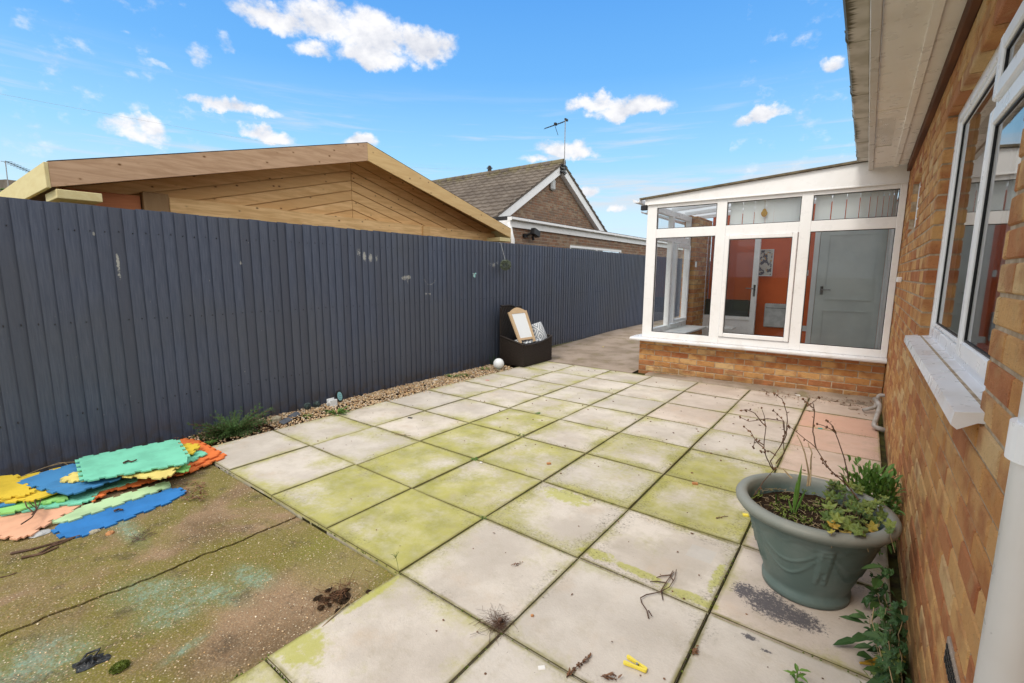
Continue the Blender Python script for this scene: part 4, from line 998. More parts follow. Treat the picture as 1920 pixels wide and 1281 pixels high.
# neighbour's flat-roofed brick annexe
EXX = -6.0
ann = thing('flat_roofed_annexe', (EXX, 12, 0), 'low brown brick annexe with flat felt roof and white gutter behind the fence', 'annexe')
mb, mo = MB(), MB(); brickwork(7.95, 19.5, 1.5, 2.33, None, lambda u, d, z: (EXX-d, u, z), [(10.35, 13.45, 1.4, 2.07)], .09, mb, mo); aw = mb.build('brick_wall', M_BRICKD, ann); mo.build('mortar', M_MORTARD, aw)
mb, mo = MB(), MB(); brickwork(-9.0, EXX-.0, 1.5, 2.33, None, lambda u, d, z: (u, 7.95+d, z), [], .09, mb, mo); aw = mb.build('brick_wall', M_BRICKD, ann); mo.build('mortar', M_MORTARD, aw)
mb = MB(); mb.box(-9, EXX-.1, 8.06, 19.4, -.1, 1.5); mb.box(EXX-.1, EXX-.002, 8.0, 19.4, -.1, 1.499); mb.build('lower_wall', M_MORTARD, ann)
mb = MB(); mb.box(EXX+.02, EXX+.045, 7.82, 19.6, 2.31, 2.45, .003); mb.box(-9, EXX+.019, 7.82, 7.845, 2.311, 2.449, .003); mb.build('fascia', M_PVC, ann)
mb = MB(); mb.box(-9, EXX+.04, 7.83, 19.59, 2.451, 2.535, .003); mb.build('flat_roof', M_FELT, ann)
mb = MB(); gutter_run(mb, EXX+.10, 7.72, 19.6, 2.50, .055, sq=1.0); mb.box(EXX+.045, EXX+.155, 7.715, 7.725, 2.43, 2.50)
g_ = mb.build('gutter', M_PVC, ann)
for k in range(8): mb = MB(); gutter_run(mb, EXX+.10, 8.3+k*1.5, 8.36+k*1.5, 2.502, .062); mb.build('gutter_union', M_PVC, g_)
mb = MB(); F_ = .06; a, b, c, d = 10.35, 13.45, 1.3, 2.07
mb.box(EXX-.05, EXX-.01, a, b, d-F_, d, .004); mb.box(EXX-.05, EXX-.01, a, a+F_, c, d-F_, .004); mb.box(EXX-.05, EXX-.01, b-F_, b, c, d-F_, .004); mb.box(EXX-.05, EXX-.01, 11.8, 11.88, c, d-F_, .004); wn = mb.build('window', M_PVC, ann)
mb = MB(); mb.add([(EXX-.03, a+F_, c), (EXX-.03, b-F_, c), (EXX-.03, b-F_, d-F_), (EXX-.03, a+F_, d-F_)], [(0, 1, 2, 3)], .5); mb.build('pane', M_GLASS, wn)
mb = MB(); mb.tube([(EXX+.0, 7.84, 2.40), (EXX+.05, 7.86, 2.12), (EXX+.06, 7.88, 2.06), (EXX+.06, 7.88, 1.0)], .04, 12); mb.build('downpipe', M_PVC, ann, True)
fl = thing('floodlight', (EXX, 8.75, 2.15), 'black wall floodlight under the annexe gutter', 'floodlight')
c = gx(1003, 441, EXX+.15)
mb = MB(); mb.box(EXX+.09, EXX+.21, c.y-.10, c.y+.13, c.z-.02, c.z+.12, .01, rot=Matrix.Rotation(R(-18), 3, 'X')); mb.build('lamp_head', M_DARK, fl)
mb = MB(); mb.tube([(EXX, c.y-.18, c.z-.02), (EXX+.1, c.y-.10, c.z+.03)], .02, 8); mb.box(EXX, EXX+.05, c.y-.25, c.y-.13, c.z-.06, c.z+.02); mb.tube([(EXX+.1, c.y-.02, c.z-.02), (EXX+.1, c.y+.02, c.z-.10)], .028, 8); mb.build('lamp_bracket', M_DARK, fl)

# telegraph pole beyond the roof, with wires
PB = ray(918, 330); PX = PB*(34/ -PB.x)+EYE
pole = thing('telegraph_pole', (PX.x, PX.y, 0), 'dark telegraph pole top showing above the bungalow ridge', 'pole')
tp = gx(918, 311, PX.x)
mb = MB(); mb.tube([(PX.x, PX.y, 0), (PX.x, PX.y, tp.z)], .14, 10); mb.build('shaft', L_TWIG, pole)
mb = MB(); mb.tube([(PX.x, PX.y, tp.z-.55), (PX.x, PX.y, tp.z-.1)], .22, 10); mb.tube([(PX.x-.25, PX.y-.2, tp.z-.25), (PX.x+.25, PX.y+.2, tp.z-.25)], .06, 6); mb.build('head_fittings', M_DARK, pole)
def wire(p, q, sag, lab, r_=.007):
    m_ = MB(); pts = []
    for k in range(17):
        t = k/16; v = Vector(p)*(1-t)+Vector(q)*t; v.z -= sag*4*t*(1-t); pts.append(v)
    m_.tube(pts, r_, 5); one(m_, 'overhead_wire', M_LGREY, lab, 'wire')
wire((PX.x, PX.y, tp.z-.3), gx(560, 298, -22), .2, 'thin overhead wire from the telegraph pole sloping down left', .005)
wire((PX.x, PX.y, tp.z-.2), gx(-60, 165, -14), .5, 'thin overhead wire crossing the sky above the timber building', .0022)

# far left: another roof, an aerial and greenery
fh = thing('distant_house', (-26, 1.4, 0), 'distant house roof just visible past the timber building', 'house')
a = gx(20, 336, -24); b = gx(60, 345, -24)
mb = MB(); mb.prism([(-24, a.y, 0), (-24, a.y+5, 0), (-24, a.y+5, a.z-.6), (-24, a.y, a.z-.6)], (-5, 0, 0)); mb.build('walls', M_BRICKD, fh)
mb = MB(); mb.prism([(-23.9, a.y-.1, a.z-.75), (-23.9, a.y+6, a.z-.75), (-24.2, a.y+6, a.z-.05), (-24.2, a.y-.1, a.z)], (-3, 0, .3)); mb.build('roof', M_TILE, fh)
fa = thing('tv_aerial', tuple(gx(13, 372, -20)), 'television aerial at the far left above the greenery', 'aerial')
p0 = gx(12, 372, -20); p1 = gx(10, 302, -20)
mb = MB(); mb.tube([p0-Vector((0, 0, 3)), p1], .012, 6); mb.build('mast', M_METAL, fa)
mb = MB(); q = gx(62, 325, -21.0); mb.tube([p1, q], .009, 6); dd = (q-p1).normalized(); sv = dd.cross(Vector((0, 0, 1))).normalized()
for k in range(10): p = p1+dd*(.05+k*.13); mb.tube([p-sv*.13, p+sv*.13], .006, 4)
mb.build('antenna', M_DARK, fa)
def crown(m_, c, rx, ry, rz, n, L, W, shell=.55, up=.3):
    c = Vector(c)
    lumps = [(c+Vector((random.gauss(0, .45)*rx, random.gauss(0, .45)*ry, random.gauss(0, .4)*rz)), random.uniform(.3, .6)) for _ in range(max(4, n//120))]
    for _ in range(n):
        lc, lr = random.choice(lumps); d = rv().normalized(); q = lc+Vector((d.x*rx*lr, d.y*ry*lr, d.z*rz*lr))*random.uniform(shell, 1.05)
        dr = (d+rv(.6)+Vector((0, 0, up))).normalized(); m_.leaf(q, dr, rv().normalized(), L*random.uniform(.6, 1.3), W*random.uniform(.6, 1.2), droop=.2)
tr = thing('tree', tuple(gx(-20, 400, -14)), 'dark green leafy tree at the far left behind the fence', 'tree')
c = gx(-25, 395, -14); mb = MB(); crown(mb, (c.x, c.y-.2, c.z-.42), 1.3, 1.1, .85, 6000, .09, .05); mb.build('crown', L_GREEN, tr)
mb = MB(); mb.tube([(c.x, c.y, -.2), (c.x+.05, c.y, 1.2), (c.x, c.y+.05, c.z)], [.12, .09, .04], 8); mb.build('trunk', L_TWIG, tr)

# ================================================================== FOAM MATS
def lerp(a, b, t): return a+(b-a)*t
def foam_mat(px, z, material, label, teeth=(1, 1, 1, 1), name='foam_mat', th=.009, tl=.042, td=.020, bend=0.0):
    """px: corner pixels in zoomed strip coordinates, laid on the plane z"""
    zs = z if isinstance(z, (list, tuple)) else [z]*len(px)
    P = [gz(x/4.364, 800+y/4.364, zz) for (x, y), zz in zip(px, zs)]
    cen = sum(P, Vector())/len(P); outl = []
    n = len(P)
    for i in range(n):
        a, b = P[i], P[(i+1) % n]; L_ = (b-a).length; d = (b-a)/L_; nr = Vector((d.y, -d.x, 0)); 
        if (cen-a).dot(nr) > 0: nr = -nr
        if teeth[i % len(teeth)] and L_ > .10:
            k = max(2, int(L_/(2*tl))); st = L_/(2*k)
            outl.append(a)
            for q in range(k):
                s0 = (2*q+.5)*st; j = random.uniform(-.08, .08)*st
                outl += [a+d*(s0+j)-nr*0, a+d*(s0-.14*st+j)+nr*td, a+d*(s0+1.14*st+j)+nr*td, a+d*(s0+st+j)]
        else: outl.append(a)
    m_ = MB(); N = len(outl); top = [p+Vector((0, 0, th)) for p in outl]
    m_.add(outl+top, [tuple(range(N, 2*N))]+[tuple(range(N))[::-1]]+[(i, (i+1) % N, N+(i+1) % N, N+i) for i in range(N)], .5)
    o = m_.build(name, material); 
    bm_fix(o); tag(o, label, 'foam mat', 'jigsaw foam mats piled by the fence'); return o
import bmesh
def bm_fix(o):
    b = bmesh.new(); b.from_mesh(o.data); bmesh.ops.recalc_face_normals(b, faces=b.faces)
    big = [f for f in b.faces if len(f.verts) > 6]; bmesh.ops.triangulate(b, faces=big); b.to_mesh(o.data); b.free()
foam_mat([(450,838),(520,785),(1440,512),(1515,555),(1420,605),(630,915),(540,915)], -.012, F_BLUE, 'bright blue foam mat lying at the front on the concrete')
foam_mat([(430,795),(640,680),(1385,458),(1400,490),(1200,560),(520,790)], -.002, F_PGRN, 'long pale green foam mat strip behind the bright blue front one')
foam_mat([(-260,850),(0,735),(690,635),(600,690),(410,780),(200,915),(0,900),(-250,980)], -.000, F_PEACH, 'peach foam mat at the front left of the pile')
foam_mat([(740,610),(770,470),(1200,380),(1550,330),(1180,470),(940,520),(760,625)], .006, F_ORA, 'orange foam mat showing in a gap in the middle of the pile')
foam_mat([(-250,700),(340,600),(560,520),(1000,440),(1130,440),(940,500),(780,545),(720,620),(340,670),(-200,760)], .013, F_TEAL, 'dusty teal foam mat low in the pile above the peach one')
foam_mat([(-250,650),(150,600),(390,590),(540,560),(560,600),(340,635),(170,690),(-250,740)], .025, F_LIME, 'lime green foam mat with only its front edge showing at left')
foam_mat([(-250,620),(130,612),(125,640),(0,665),(-250,690)], .037, F_SKY, 'small blue foam mat corner at the far left under the yellow ones')
foam_mat([(1330,250),(1500,120),(1600,120),(1840,250),(1520,385),(1330,420)], .008, F_ORA, 'lowest orange foam mat at the right end of the pile')
foam_mat([(1340,220),(1480,110),(1590,118),(1800,225),(1560,330),(1330,360)], .021, F_ORA, 'second orange foam mat lying on the lowest one at the right end')
foam_mat([(-200,500),(180,420),(545,338),(700,420),(470,548),(320,600),(-250,640)], .049, F_YEL, 'golden yellow foam mat under the mid-blue one')
foam_mat([(-300,470),(0,415),(100,405),(232,480),(245,560),(0,595),(-300,650)], .062, F_YEL, 'topmost yellow foam mat at the left edge of the pile')
foam_mat([(1330,300),(1530,210),(1640,203),(1690,220),(1540,298),(1400,350)], .036, F_TEAL, 'small teal foam mat corner resting on the orange ones')
foam_mat([(160,455),(300,405),(640,308),(900,300),(995,420),(560,565),(480,545)], .064, F_SKY, 'mid-blue foam mat below the big teal one')
foam_mat([(1200,330),(1500,300),(1535,325),(1510,378),(1400,372)], .050, F_LIME, 'lime green foam mat corner jutting out under the teal one at right')
foam_mat([(1300,180),(1500,150),(1625,158),(1545,240),(1330,300)], .062, F_YEL, 'yellow foam mat corner poking out at the top right of the pile')
foam_mat([(505,445),(640,375),(1100,300),(1480,300),(1360,425),(880,400),(640,452)], .078, F_PYEL, 'pale yellow foam mat directly under the big teal one')
foam_mat([(645,270),(1440,115),(1535,265),(1530,302),(690,450)], .100, F_TEAL, 'large teal foam mat lying on top of the whole pile')

# ================================================================== THINGS ON THE PATIO
# planter
PC = Vector((-.098, 2.288, 0)); 
pot = thing('planter', tuple(PC), 'large round faded green plastic planter with swag relief beside the wall', 'planter')
prof = [(.0, .0), (.155, .0), (.166, .006), (.168, .030), (.160, .042), (.163, .06), (.178, .10), (.198, .16), (.218, .22), (.236, .28), (.246, .325), (.248, .333), (.262, .340), (.285, .352), (.297, .368), (.299, .380), (.292, .392), (.275, .398), (.258, .397), (.250, .388), (.244, .36), (.236, .32), (.228, .30)]
def relief(a, z):
    if z < .07 or z > .33: return 0
    t = (a/(2*math.pi)*5) % 1.0; u = abs(t-.5)*2           # five swags
    v = 0
    for k, (z0, dp_) in enumerate(((.315, .11), (.300, .155))):
        zc = z0-dp_*(1-u*u); v += .0055*math.exp(-((z-zc)/.0045)**2)
    if u > .84 and .11+.5*(u-.84) < z < .31: v += .007
    if .30 < z+.012*math.cos(u*9) < .32: v += .003
    return v
P2 = []
for (r0, z0), (r1, z1) in zip(prof, prof[1:]):
    n_ = max(1, int(abs(z1-z0)/.006)) if .06 <= z0 < .33 and z1 > z0 else 1
    for k in range(n_): P2.append((lerp(r0, r1, k/n_), lerp(z0, z1, k/n_)))
P2.append(prof[-1])
mb = MB(); mb.lathe(P2, PC, 160, .5, relief); mb.build('pot', M_POT, pot, True)
mb = MB(); vs = [(PC.x, PC.y, .345)]; n_ = 40; rings = 10
for i in range(1, rings+1):
    for k in range(n_):
        a = 2*math.pi*k/n_; r_ = .240*i/rings; vs.append((PC.x+r_*math.cos(a), PC.y+r_*math.sin(a), .335+.016*mnoise.noise(Vector((r_*math.cos(a)*22, r_*math.sin(a)*22, 0)))-.015*(i/rings)))
fs = [(0, 1+k, 1+(k+1) % n_) for k in range(n_)]+[(1+(i-1)*n_+k, 1+i*n_+k, 1+i*n_+(k+1) % n_, 1+(i-1)*n_+(k+1) % n_) for i in range(1, rings) for k in range(n_)]
mb.add(vs, fs, .5); mb.build('soil', M_SOIL, pot, True)
# moss and small growth on the pot soil
def pz(x, y): return .335
mb = MB()
for k in range(1500):
    a = random.uniform(0, 6.28); r_ = .23*math.sqrt(random.random())
    if mnoise.noise(Vector((r_*math.cos(a)*9, r_*math.sin(a)*9, 4))) < -.05: continue
    mb.leaf((PC.x+r_*math.cos(a), PC.y+r_*math.sin(a), .338), (random.uniform(-1, 1), random.uniform(-1, 1), random.uniform(.1, .8)), (0, 0, 1), random.uniform(.008, .018), .007)
tag(mb.build('moss', L_MOSS), label='low mossy growth covering the soil in the planter', cat='moss', kind='stuff')
mb = MB()
for k in range(160):
    a = random.uniform(0, 6.28); r_ = .23*math.sqrt(random.random()); p = Vector((PC.x+r_*math.cos(a), PC.y+r_*math.sin(a), .342)); q = p+Vector((random.uniform(-1, 1), random.uniform(-1, 1), .15))*random.uniform(.015, .05)
    mb.tube([p, (p+q)/2+rv(.006), q], .0009, 4)
tag(mb.build('dry_stem_litter', L_STRAW), label='dry stems and litter scattered over the planter soil', cat='litter', kind='stuff')
# cranesbill-like leaves spilling over the right-hand rim
def lobed(m_, p, nrm, R_, r=None, lobes=5):
    nrm = Vector(nrm).normalized(); u = nrm.cross(Vector((.2, .9, .3))).normalized(); v = nrm.cross(u); n_ = lobes*4; pts = [Vector(p)]
    for k in range(n_):
        a = 2*math.pi*k/n_; rr = R_*(.80+.20*math.cos(a*lobes)); pts.append(Vector(p)+(u*math.cos(a)+v*math.sin(a))*rr+nrm*(R_*.15*math.cos(a*lobes)))
    m_.add(pts, [(0, 1+k, 1+(k+1) % n_) for k in range(n_)], r)
ger = thing('geranium_plant', (PC.x+.14, PC.y-.03, .34), 'leafy plant spilling over the right side of the planter', 'plant')
mb = MB(); st = MB(); yl = MB()
for k in range(120):
    c = gz(random.uniform(1550, 1678), random.uniform(900, 1000), .36+random.uniform(0, .08))
    if (c-PC).to_2d().length > .31: continue
    tgt = yl if (k % 19 == 0) else mb
    lobed(tgt, c, (random.uniform(-.6, .4), random.uniform(-.9, .2), 1), random.uniform(.012, .032)); st.tube([(c.x+random.uniform(-.03, .03), c.y+.03, .335), c], .0012, 4)
c = gz(1636, 987, .385); lobed(yl, c, (-.3, -.6, 1), .026); lobed(mb, gz(1605, 1000, .365), (-.2, -.8, .6), .022); lobed(mb, gz(1580, 975, .375), (-.2, -.8, .6), .024)
mb.build('leaves', L_IVY, ger); st.build('stems', L_STRAW, ger); yl.build('yellow_leaves', L_YEL, ger)
# sword leaves near the front of the pot
mb = MB(); b0 = gz(1487, 962, .34)
for (tx, ty, wd) in ((1504, 868, .016), (1494, 900, .012), (1512, 915, .010), (1478, 935, .009), (1455, 925, .009), (1464, 940, .008)):
    t_ = gy(tx, ty, b0.y-.0); p = Vector((b0.x+(t_.x-b0.x)*.15, b0.y, .335))
    if tx < 1470: p = gz(1455, 945, .335)
    mb.leaf(p, t_-p, (0, 1, 0), (t_-p).length, wd, droop=0)
one(mb, 'sword_leaf_plant', L_GREEN, 'upright blade-leaved green shoot near the front of the planter', 'plant')
# bare twiggy shrubs in the pot: drawn from picture outlines onto a plane through the pot
def stems(lines, y, rad, name, lab, cat='shrub', buds=True, mat_=None):
    t = thing(name, tuple(gy(lines[0][0][0], lines[0][0][1], y)), lab, cat); m_ = MB(); bd = MB()
    for L_ in lines:
        pts = [gy(px, py, y+random.uniform(-.012, .012)) for px, py in L_]; n_ = len(pts)
        pts2 = []
        for a, b in zip(pts, pts[1:]):
            for k in range(3): pts2.append(a.lerp(b, k/3)+rv(.0015))
        pts2.append(pts[-1]); m_.tube(pts2, [rad*(1-.65*k/len(pts2)) for k in range(len(pts2))], 5)
        if buds:
            for _ in range(3): q = random.choice(pts2[len(pts2)//3:])+rv(.006); sh_ = MB(); sh_.blob(q, .004, .004, .005, 6, 4, .3); sh_.build('seed_head', L_BRN, t)
            for _ in range(2): q = random.choice(pts2[len(pts2)//3:]); bd.leaf(q, rv(), rv(), .014, .007)
            sh_ = MB(); sh_.blob(pts2[-1], .0045, .0045, .005, 6, 4, .3); sh_.build('seed_head', L_BRN, t)
    m_.build('stems', mat_ or L_TWIG, t); 
    if bd.v: bd.build('dry_leaves', L_BRN, t)
    return t
stems([[(1450,882),(1445,865),(1462,840),(1472,815),(1470,790),(1450,770)],[(1472,815),(1468,790),(1440,785),(1405,790),(1388,783)],[(1450,882),(1438,860),(1432,840),(1436,800),(1433,780),(1428,765)],
       [(1462,840),(1475,815),(1476,775),(1466,748),(1452,738)],[(1432,840),(1420,830),(1408,812),(1395,800)],[(1455,870),(1470,850),(1468,825),(1478,800)],[(1436,800),(1415,775),(1400,768),(1390,770)],[(1413,930),(1430,905),(1452,880)],
       [(1433,835),(1415,825),(1412,838)],[(1455,855),(1442,845),(1428,848)]], PC.y+.03, .0028, 'bare_shrub', 'bare brown twiggy shrub rising from the left of the planter')
stems([[(1610,938),(1590,912),(1555,880),(1530,840),(1500,815),(1480,800)],[(1530,840),(1524,810),(1528,770),(1524,755),(1535,745)],[(1555,880),(1545,870),(1540,860)],[(1524,765),(1514,756),(1505,748)],
       [(1592,905),(1588,880),(1580,850),(1567,812),(1550,800),(1532,795)],[(1567,812),(1562,800),(1552,790)],[(1590,912),(1578,895),(1560,888)]], PC.y+.06, .0030, 'bare_shrub', 'taller bare brown shrub rising from the middle of the planter')
stems([[(1514,912),(1516,890),(1512,860),(1502,832),(1494,815)],[(1518,912),(1520,880),(1522,850),(1515,830)],[(1484,897),(1468,880),(1452,878)]], PC.y+.04, .0042, 'cut_stem', 'pale dry cut-back stems standing in the middle of the planter', 'plant stems', False, L_STRAW)
# plant behind the pot by the wall
pk = thing('peony_plant', (.12, 3.0, 0), 'bushy bright green plant against the wall behind the planter', 'plant')
mb = MB()
for k in range(900):
    c = Vector((.125+random.gauss(0, .05), 2.92+random.gauss(0, .10), random.uniform(.05, .34)))
    if c.x > .235: c.x = .235-random.random()*.05
    c.x = max(c.x, .0)
    d = (c-Vector((.13, 2.95, .0)))+rv(.12); mb.leaf(c, d, (0, 0, 1), random.uniform(.035, .075), random.uniform(.012, .022), droop=.3)
mb.build('leaves', L_GREEN, pk)
# weeds at the wall foot, right foreground
def weed(loc, r_, h, n, L_, W_, mat_, name, lab, cat='weed', dirz=.6, grp=None, flat=False):
    m_ = MB()
    for k in range(n):
        a = random.uniform(0, 6.28); q = r_*random.random()**.5; b = Vector((loc[0]+.25*q*math.cos(a), loc[1]+.25*q*math.sin(a), loc[2]))
        d = Vector((math.cos(a), math.sin(a), dirz*random.uniform(.3, 1.6)))
        if flat: m_.leaf(b, d, (0, 0, 1), L_*random.uniform(.5, 1.1), W_*random.uniform(.7, 1.2), droop=.25)
        else: m_.leaf(b+Vector((q*math.cos(a)*.6, q*math.sin(a)*.6, h*random.random()*.8)), d, (0, 0, 1), L_*random.uniform(.5, 1.1), W_*random.uniform(.7, 1.2), droop=.3)
    return one(m_, name, mat_, lab, cat, grp)
iv = thing('climbing_weed', (.20, 1.95, 0), 'straggling dark green weed growing up the wall foot right of the planter', 'weed')
mb = MB(); st = MB()
for k in range(13):
    p = Vector((random.uniform(.165, .225), 1.60+.7*random.random()**.8, .0)); pts = [p]; big = random.random() < .35
    for q in range(9 if big else random.randint(2, 5)): p = p+Vector((random.uniform(-.022, .012), random.uniform(-.03, .03), random.uniform(.02, .05))); p.x = min(p.x, .232); pts.append(p)
    st.tube(pts, .0013, 4)
    for q in pts:
        for _ in range(5):
            qq = q+rv(.02); qq.x = min(qq.x, .236); qq.z = max(qq.z, .004)
            if random.random() < .5: lobed(mb, qq, (-1, -.6, .5), random.uniform(.008, .020))
            elif random.random() < .8: mb.leaf(qq, rv()+Vector((-.5, -.3, .3)), (0, 0, 1), random.uniform(.012, .045), random.uniform(.005, .018))
            else: mb.leaf(qq, rv()+Vector((-.7, -.6, .3)), (0, 0, 1), random.uniform(.05, .075), random.uniform(.026, .04))
mb.build('leaves', L_DARK, iv); st.build('stems', L_STRAW, iv)
mb = MB(); st2 = MB()
iw = thing('ragwort_weed', (.19, 1.70, 0), 'lighter yellow-green feathery weed at the very foot of the wall', 'weed')
for k in range(420):
    c = Vector((.20-abs(random.gauss(0, .03)), 1.72+random.gauss(0, .12), random.uniform(.0, .13)));
    mb.leaf(c, rv()+Vector((-.4, -.2, .5)), (0, 0, 1), random.uniform(.012, .035), random.uniform(.004, .012))
mb.build('leaves', L_IVY, iw)
for k in range(14): c = gz(1690, 1232, .05)+rv(.012); st2.blob(c, .003, .003, .003, 5, 3, .2)
st2.build('flower_buds', L_YEL, iw)
mb = MB(); a = gz(1637, 1195, .05); b = gz(1566, 1205, .02); mb.leaf(a+(b-a)*.35, b-a, (0, 0, 1), (b-a).length*.72, .034, droop=.1, fold=.1); mb.tube([gz(1665, 1203, .06), a, a+(b-a)*.4], .0018, 5)
one(mb, 'dock_leaf', L_DARK, 'single large dark green leaf lying out on the slab near the wall', 'leaf')
b0 = gz(1492, 1290, 0); mb = MB()
for k in range(9):
    t_ = k/9; a = k*2.4; p = b0+Vector((0, .0, .02+.05*t_)); mb.leaf(p, (math.cos(a), math.sin(a), .45), (0, 0, 1), .045, .013, droop=.3)
mb.tube([b0, b0+Vector((0, 0, .08))], .0018, 5)
one(mb, 'seedling', L_GREEN, 'small bright green seedling at the bottom edge of the photo', 'seedling')
mb = MB(); a, b = gz(1612, 1243, .015), gz(1650, 1249, .012); mb.tube([a, a.lerp(b, .5)+Vector((0, 0, .004)), b], [.004, .006, .005], 7); mb.tube([gz(1622, 1242, .018), gz(1650, 1234, .03)], [.004, .006], 7)
one(mb, 'broken_stick', L_YEL, 'short yellowish broken stick by the wall-foot weeds', 'stick')

# moss rim under the pot
# rattan basket seat by the fence
bs = thing('rattan_basket', (-4.08, 5.8, 0), 'dark brown rattan basket seat standing against the fence', 'rattan basket')
X0, X1, Ya, Yb = -4.30, -3.875, 5.42, 6.18
mb = MB()
def wovenwall(m_, p, q, zt, th, nu=40, nz=16, bow=0.0):
    p, q = Vector(p), Vector(q); d = (q-p); nr = Vector((d.y, -d.x, 0)).normalized(); vs = []
    for i in range(nz+1):
        for j in range(nu+1):
            u = j/nu; top = zt(u); w_ = .0025*(1 if (i+j) % 2 else -1); c = p+d*u+nr*(w_+bow*math.sin(math.pi*u)); vs.append((c.x, c.y, .01+(top-.01)*i/nz))
    m_.add(vs, [(i*(nu+1)+j, i*(nu+1)+j+1, (i+1)*(nu+1)+j+1, (i+1)*(nu+1)+j) for i in range(nz) for j in range(nu)], .5)
    vs = [];
    for j in range(nu+1):
        u = j/nu; c = p+d*u+nr*(bow*math.sin(math.pi*u)); vs.append((c.x, c.y, zt(u)))
    m_.tube(vs, .014, 8)
rimf = lambda u: .40-.075*math.sin(math.pi*min(1, .0+u))
def V2(x, y): return (x, y, 0)
wovenwall(mb, V2(X0, Ya), V2(X1, Ya), lambda u: .43-.10*u, .02)
wovenwall(mb, V2(X1, Ya), V2(X1, Yb), lambda u: .33-.035*math.sin(math.pi*u)+.06*u, .02)
wovenwall(mb, V2(X1, Yb), V2(X0, Yb), lambda u: .39+.04*u, .02)
mb.build('basket', M_WICK, bs)
mb = MB(); wovenwall(mb, V2(X0, Yb), V2(X0, Ya), lambda u: .52+.36*math.sin(min(1, u*1.35)*math.pi/2), .02); mb.box(X0-.03, X0-.01, Ya+.0, Ya+.55, .01, .86, .01); mb.build('backrest', M_WICK, bs)
mb = MB(); mb.box(X0+.01, X1-.01, Ya+.01, Yb-.01, .22, .26); mb.build('seat', M_WICK, bs)
# framed whiteboard leaning in it
def quadthing(P00, P10, P11, P01): 
    return lambda u, v, w_=0.0: (P00*(1-u)*(1-v)+P10*u*(1-v)+P11*u*v+P01*(1-u)*v) + ((P10-P00).cross(P01-P00)).normalized()*w_
B = quadthing(gx(973, 641, -3.99), gx(1003, 636.5, -3.93), gx(986.5, 582.5, -4.13), gx(952.5, 586, -4.19))
wbd = thing('framed_board', tuple(B(.5, 0)), 'small white board in an arched wooden frame leaning in the basket', 'board')
def slabq(m_, Q, u0, u1, v0, v1, w0, w1, r=.5):
    pts = [Q(u, v, w_) for w_ in (w0, w1) for (u, v) in ((u0, v0), (u1, v0), (u1, v1), (u0, v1))]
    m_.add(pts, [(3,2,1,0),(4,5,6,7),(0,1,5,4),(1,2,6,5),(2,3,7,6),(3,0,4,7)], r)
mb = MB(); slabq(mb, B, 0, .13, -.06, 1, -.012, .012); slabq(mb, B, .87, 1, -.06, 1, -.012, .012); slabq(mb, B, .13, .87, .03, .10, -.011, .011); slabq(mb, B, .13, .87, .93, 1, -.011, .011)
n_ = 12; pts = [B(.08+.84*k/n_, 1.0+.13*math.sin(math.pi*k/n_), 0) for k in range(n_+1)]; nv = (B(0, 0, 1)-B(0, 0, 0))*.011
mb.add([p+nv for p in pts]+[p-nv for p in pts], [tuple(range(n_+1)), tuple(range(2*n_+1, n_, -1))]+[(k, n_+1+k, n_+2+k, k+1) for k in range(n_)], .5)
mb.build('board_frame', M_LIGHTW, wbd); mb = MB(); slabq(mb, B, .13, .87, .10, .93, -.004, .006); mb.build('white_panel', M_PAPER, wbd)
def cushion(P, name, lab, th=.05, seedv=1):
    Q = quadthing(*P); m_ = MB(); n_ = 22; vs = []; fs = []; rr = []
    for side in (1, -1):
        o = len(vs)
        for i in range(n_+1):
            for j in range(n_+1):
                u, v = i/n_, j/n_; pf = (math.sin(math.pi*u)*math.sin(math.pi*v))**.45; vs.append(Q(u, v, side*th*pf))
        for i in range(n_):
            for j in range(n_):
                q = (o+i*(n_+1)+j, o+(i+1)*(n_+1)+j, o+(i+1)*(n_+1)+j+1, o+i*(n_+1)+j+1); fs.append(q if side > 0 else q[::-1])
                cell = (i//7+j//7+seedv) % 2; t_ = ((i+j) if cell else (i-j)) % 4; rr.append(1.0 if t_ < 2 else .15)
    o = len(m_.v); m_.v = [tuple(v) for v in vs]; m_.f = fs; m_.a = rr
    return tag(m_.build(name, M_CUSH), lab, 'cushion')
cushion((gx(1006, 645, -3.96), gx(1029, 641, -3.93), gx(1014, 603, -4.08), gx(996, 609, -4.12)), 'cushion', 'grey and white patterned cushion standing upright in the basket')
cushion((Vector((-3.93, 5.55, .335)), Vector((-3.93, 6.05, .335)), Vector((-4.2, 6.05, .345)), Vector((-4.2, 5.55, .345))), 'cushion', 'dark patterned cushion lying flat under the framed board', .04, 2)
# white globe
c = gz(935, 692, .0); mb = MB(); mb.blob((c.x, c.y, .078), .078, .078, .078, 28, 16, 0, .5)
gl_ = thing('globe_lamp', (c.x, c.y, 0), 'white plastic globe light lying at the gravel end beside the basket', 'globe light'); mb.build('globe', M_PAPER, gl_, True)
mb = MB(); mb.tube([(c.x, c.y, -.02), (c.x, c.y, .012)], .028, 14); mb.build('base', M_LGREY, gl_)
# topiary ball hanging on the fence
c = gx(948, 497, -4.33); c2 = gx(939, 456, -4.42)
tb = thing('topiary_ball', tuple(c), 'small round artificial topiary ball hanging on the fence', 'topiary ball')
mb = MB()
for k in range(900):
    d = rv().normalized(); q = c+d*.072*random.uniform(.7, 1); mb.leaf(q, d+rv(.7), rv(), .022, .013)
mb.build('foliage', L_GREY, tb); mb = MB(); mb.tube([c+Vector((0, 0, .05)), c2, c2+Vector((-.03, 0, .01))], .0022, 5); mb.build('hanger', M_LGREY, tb)
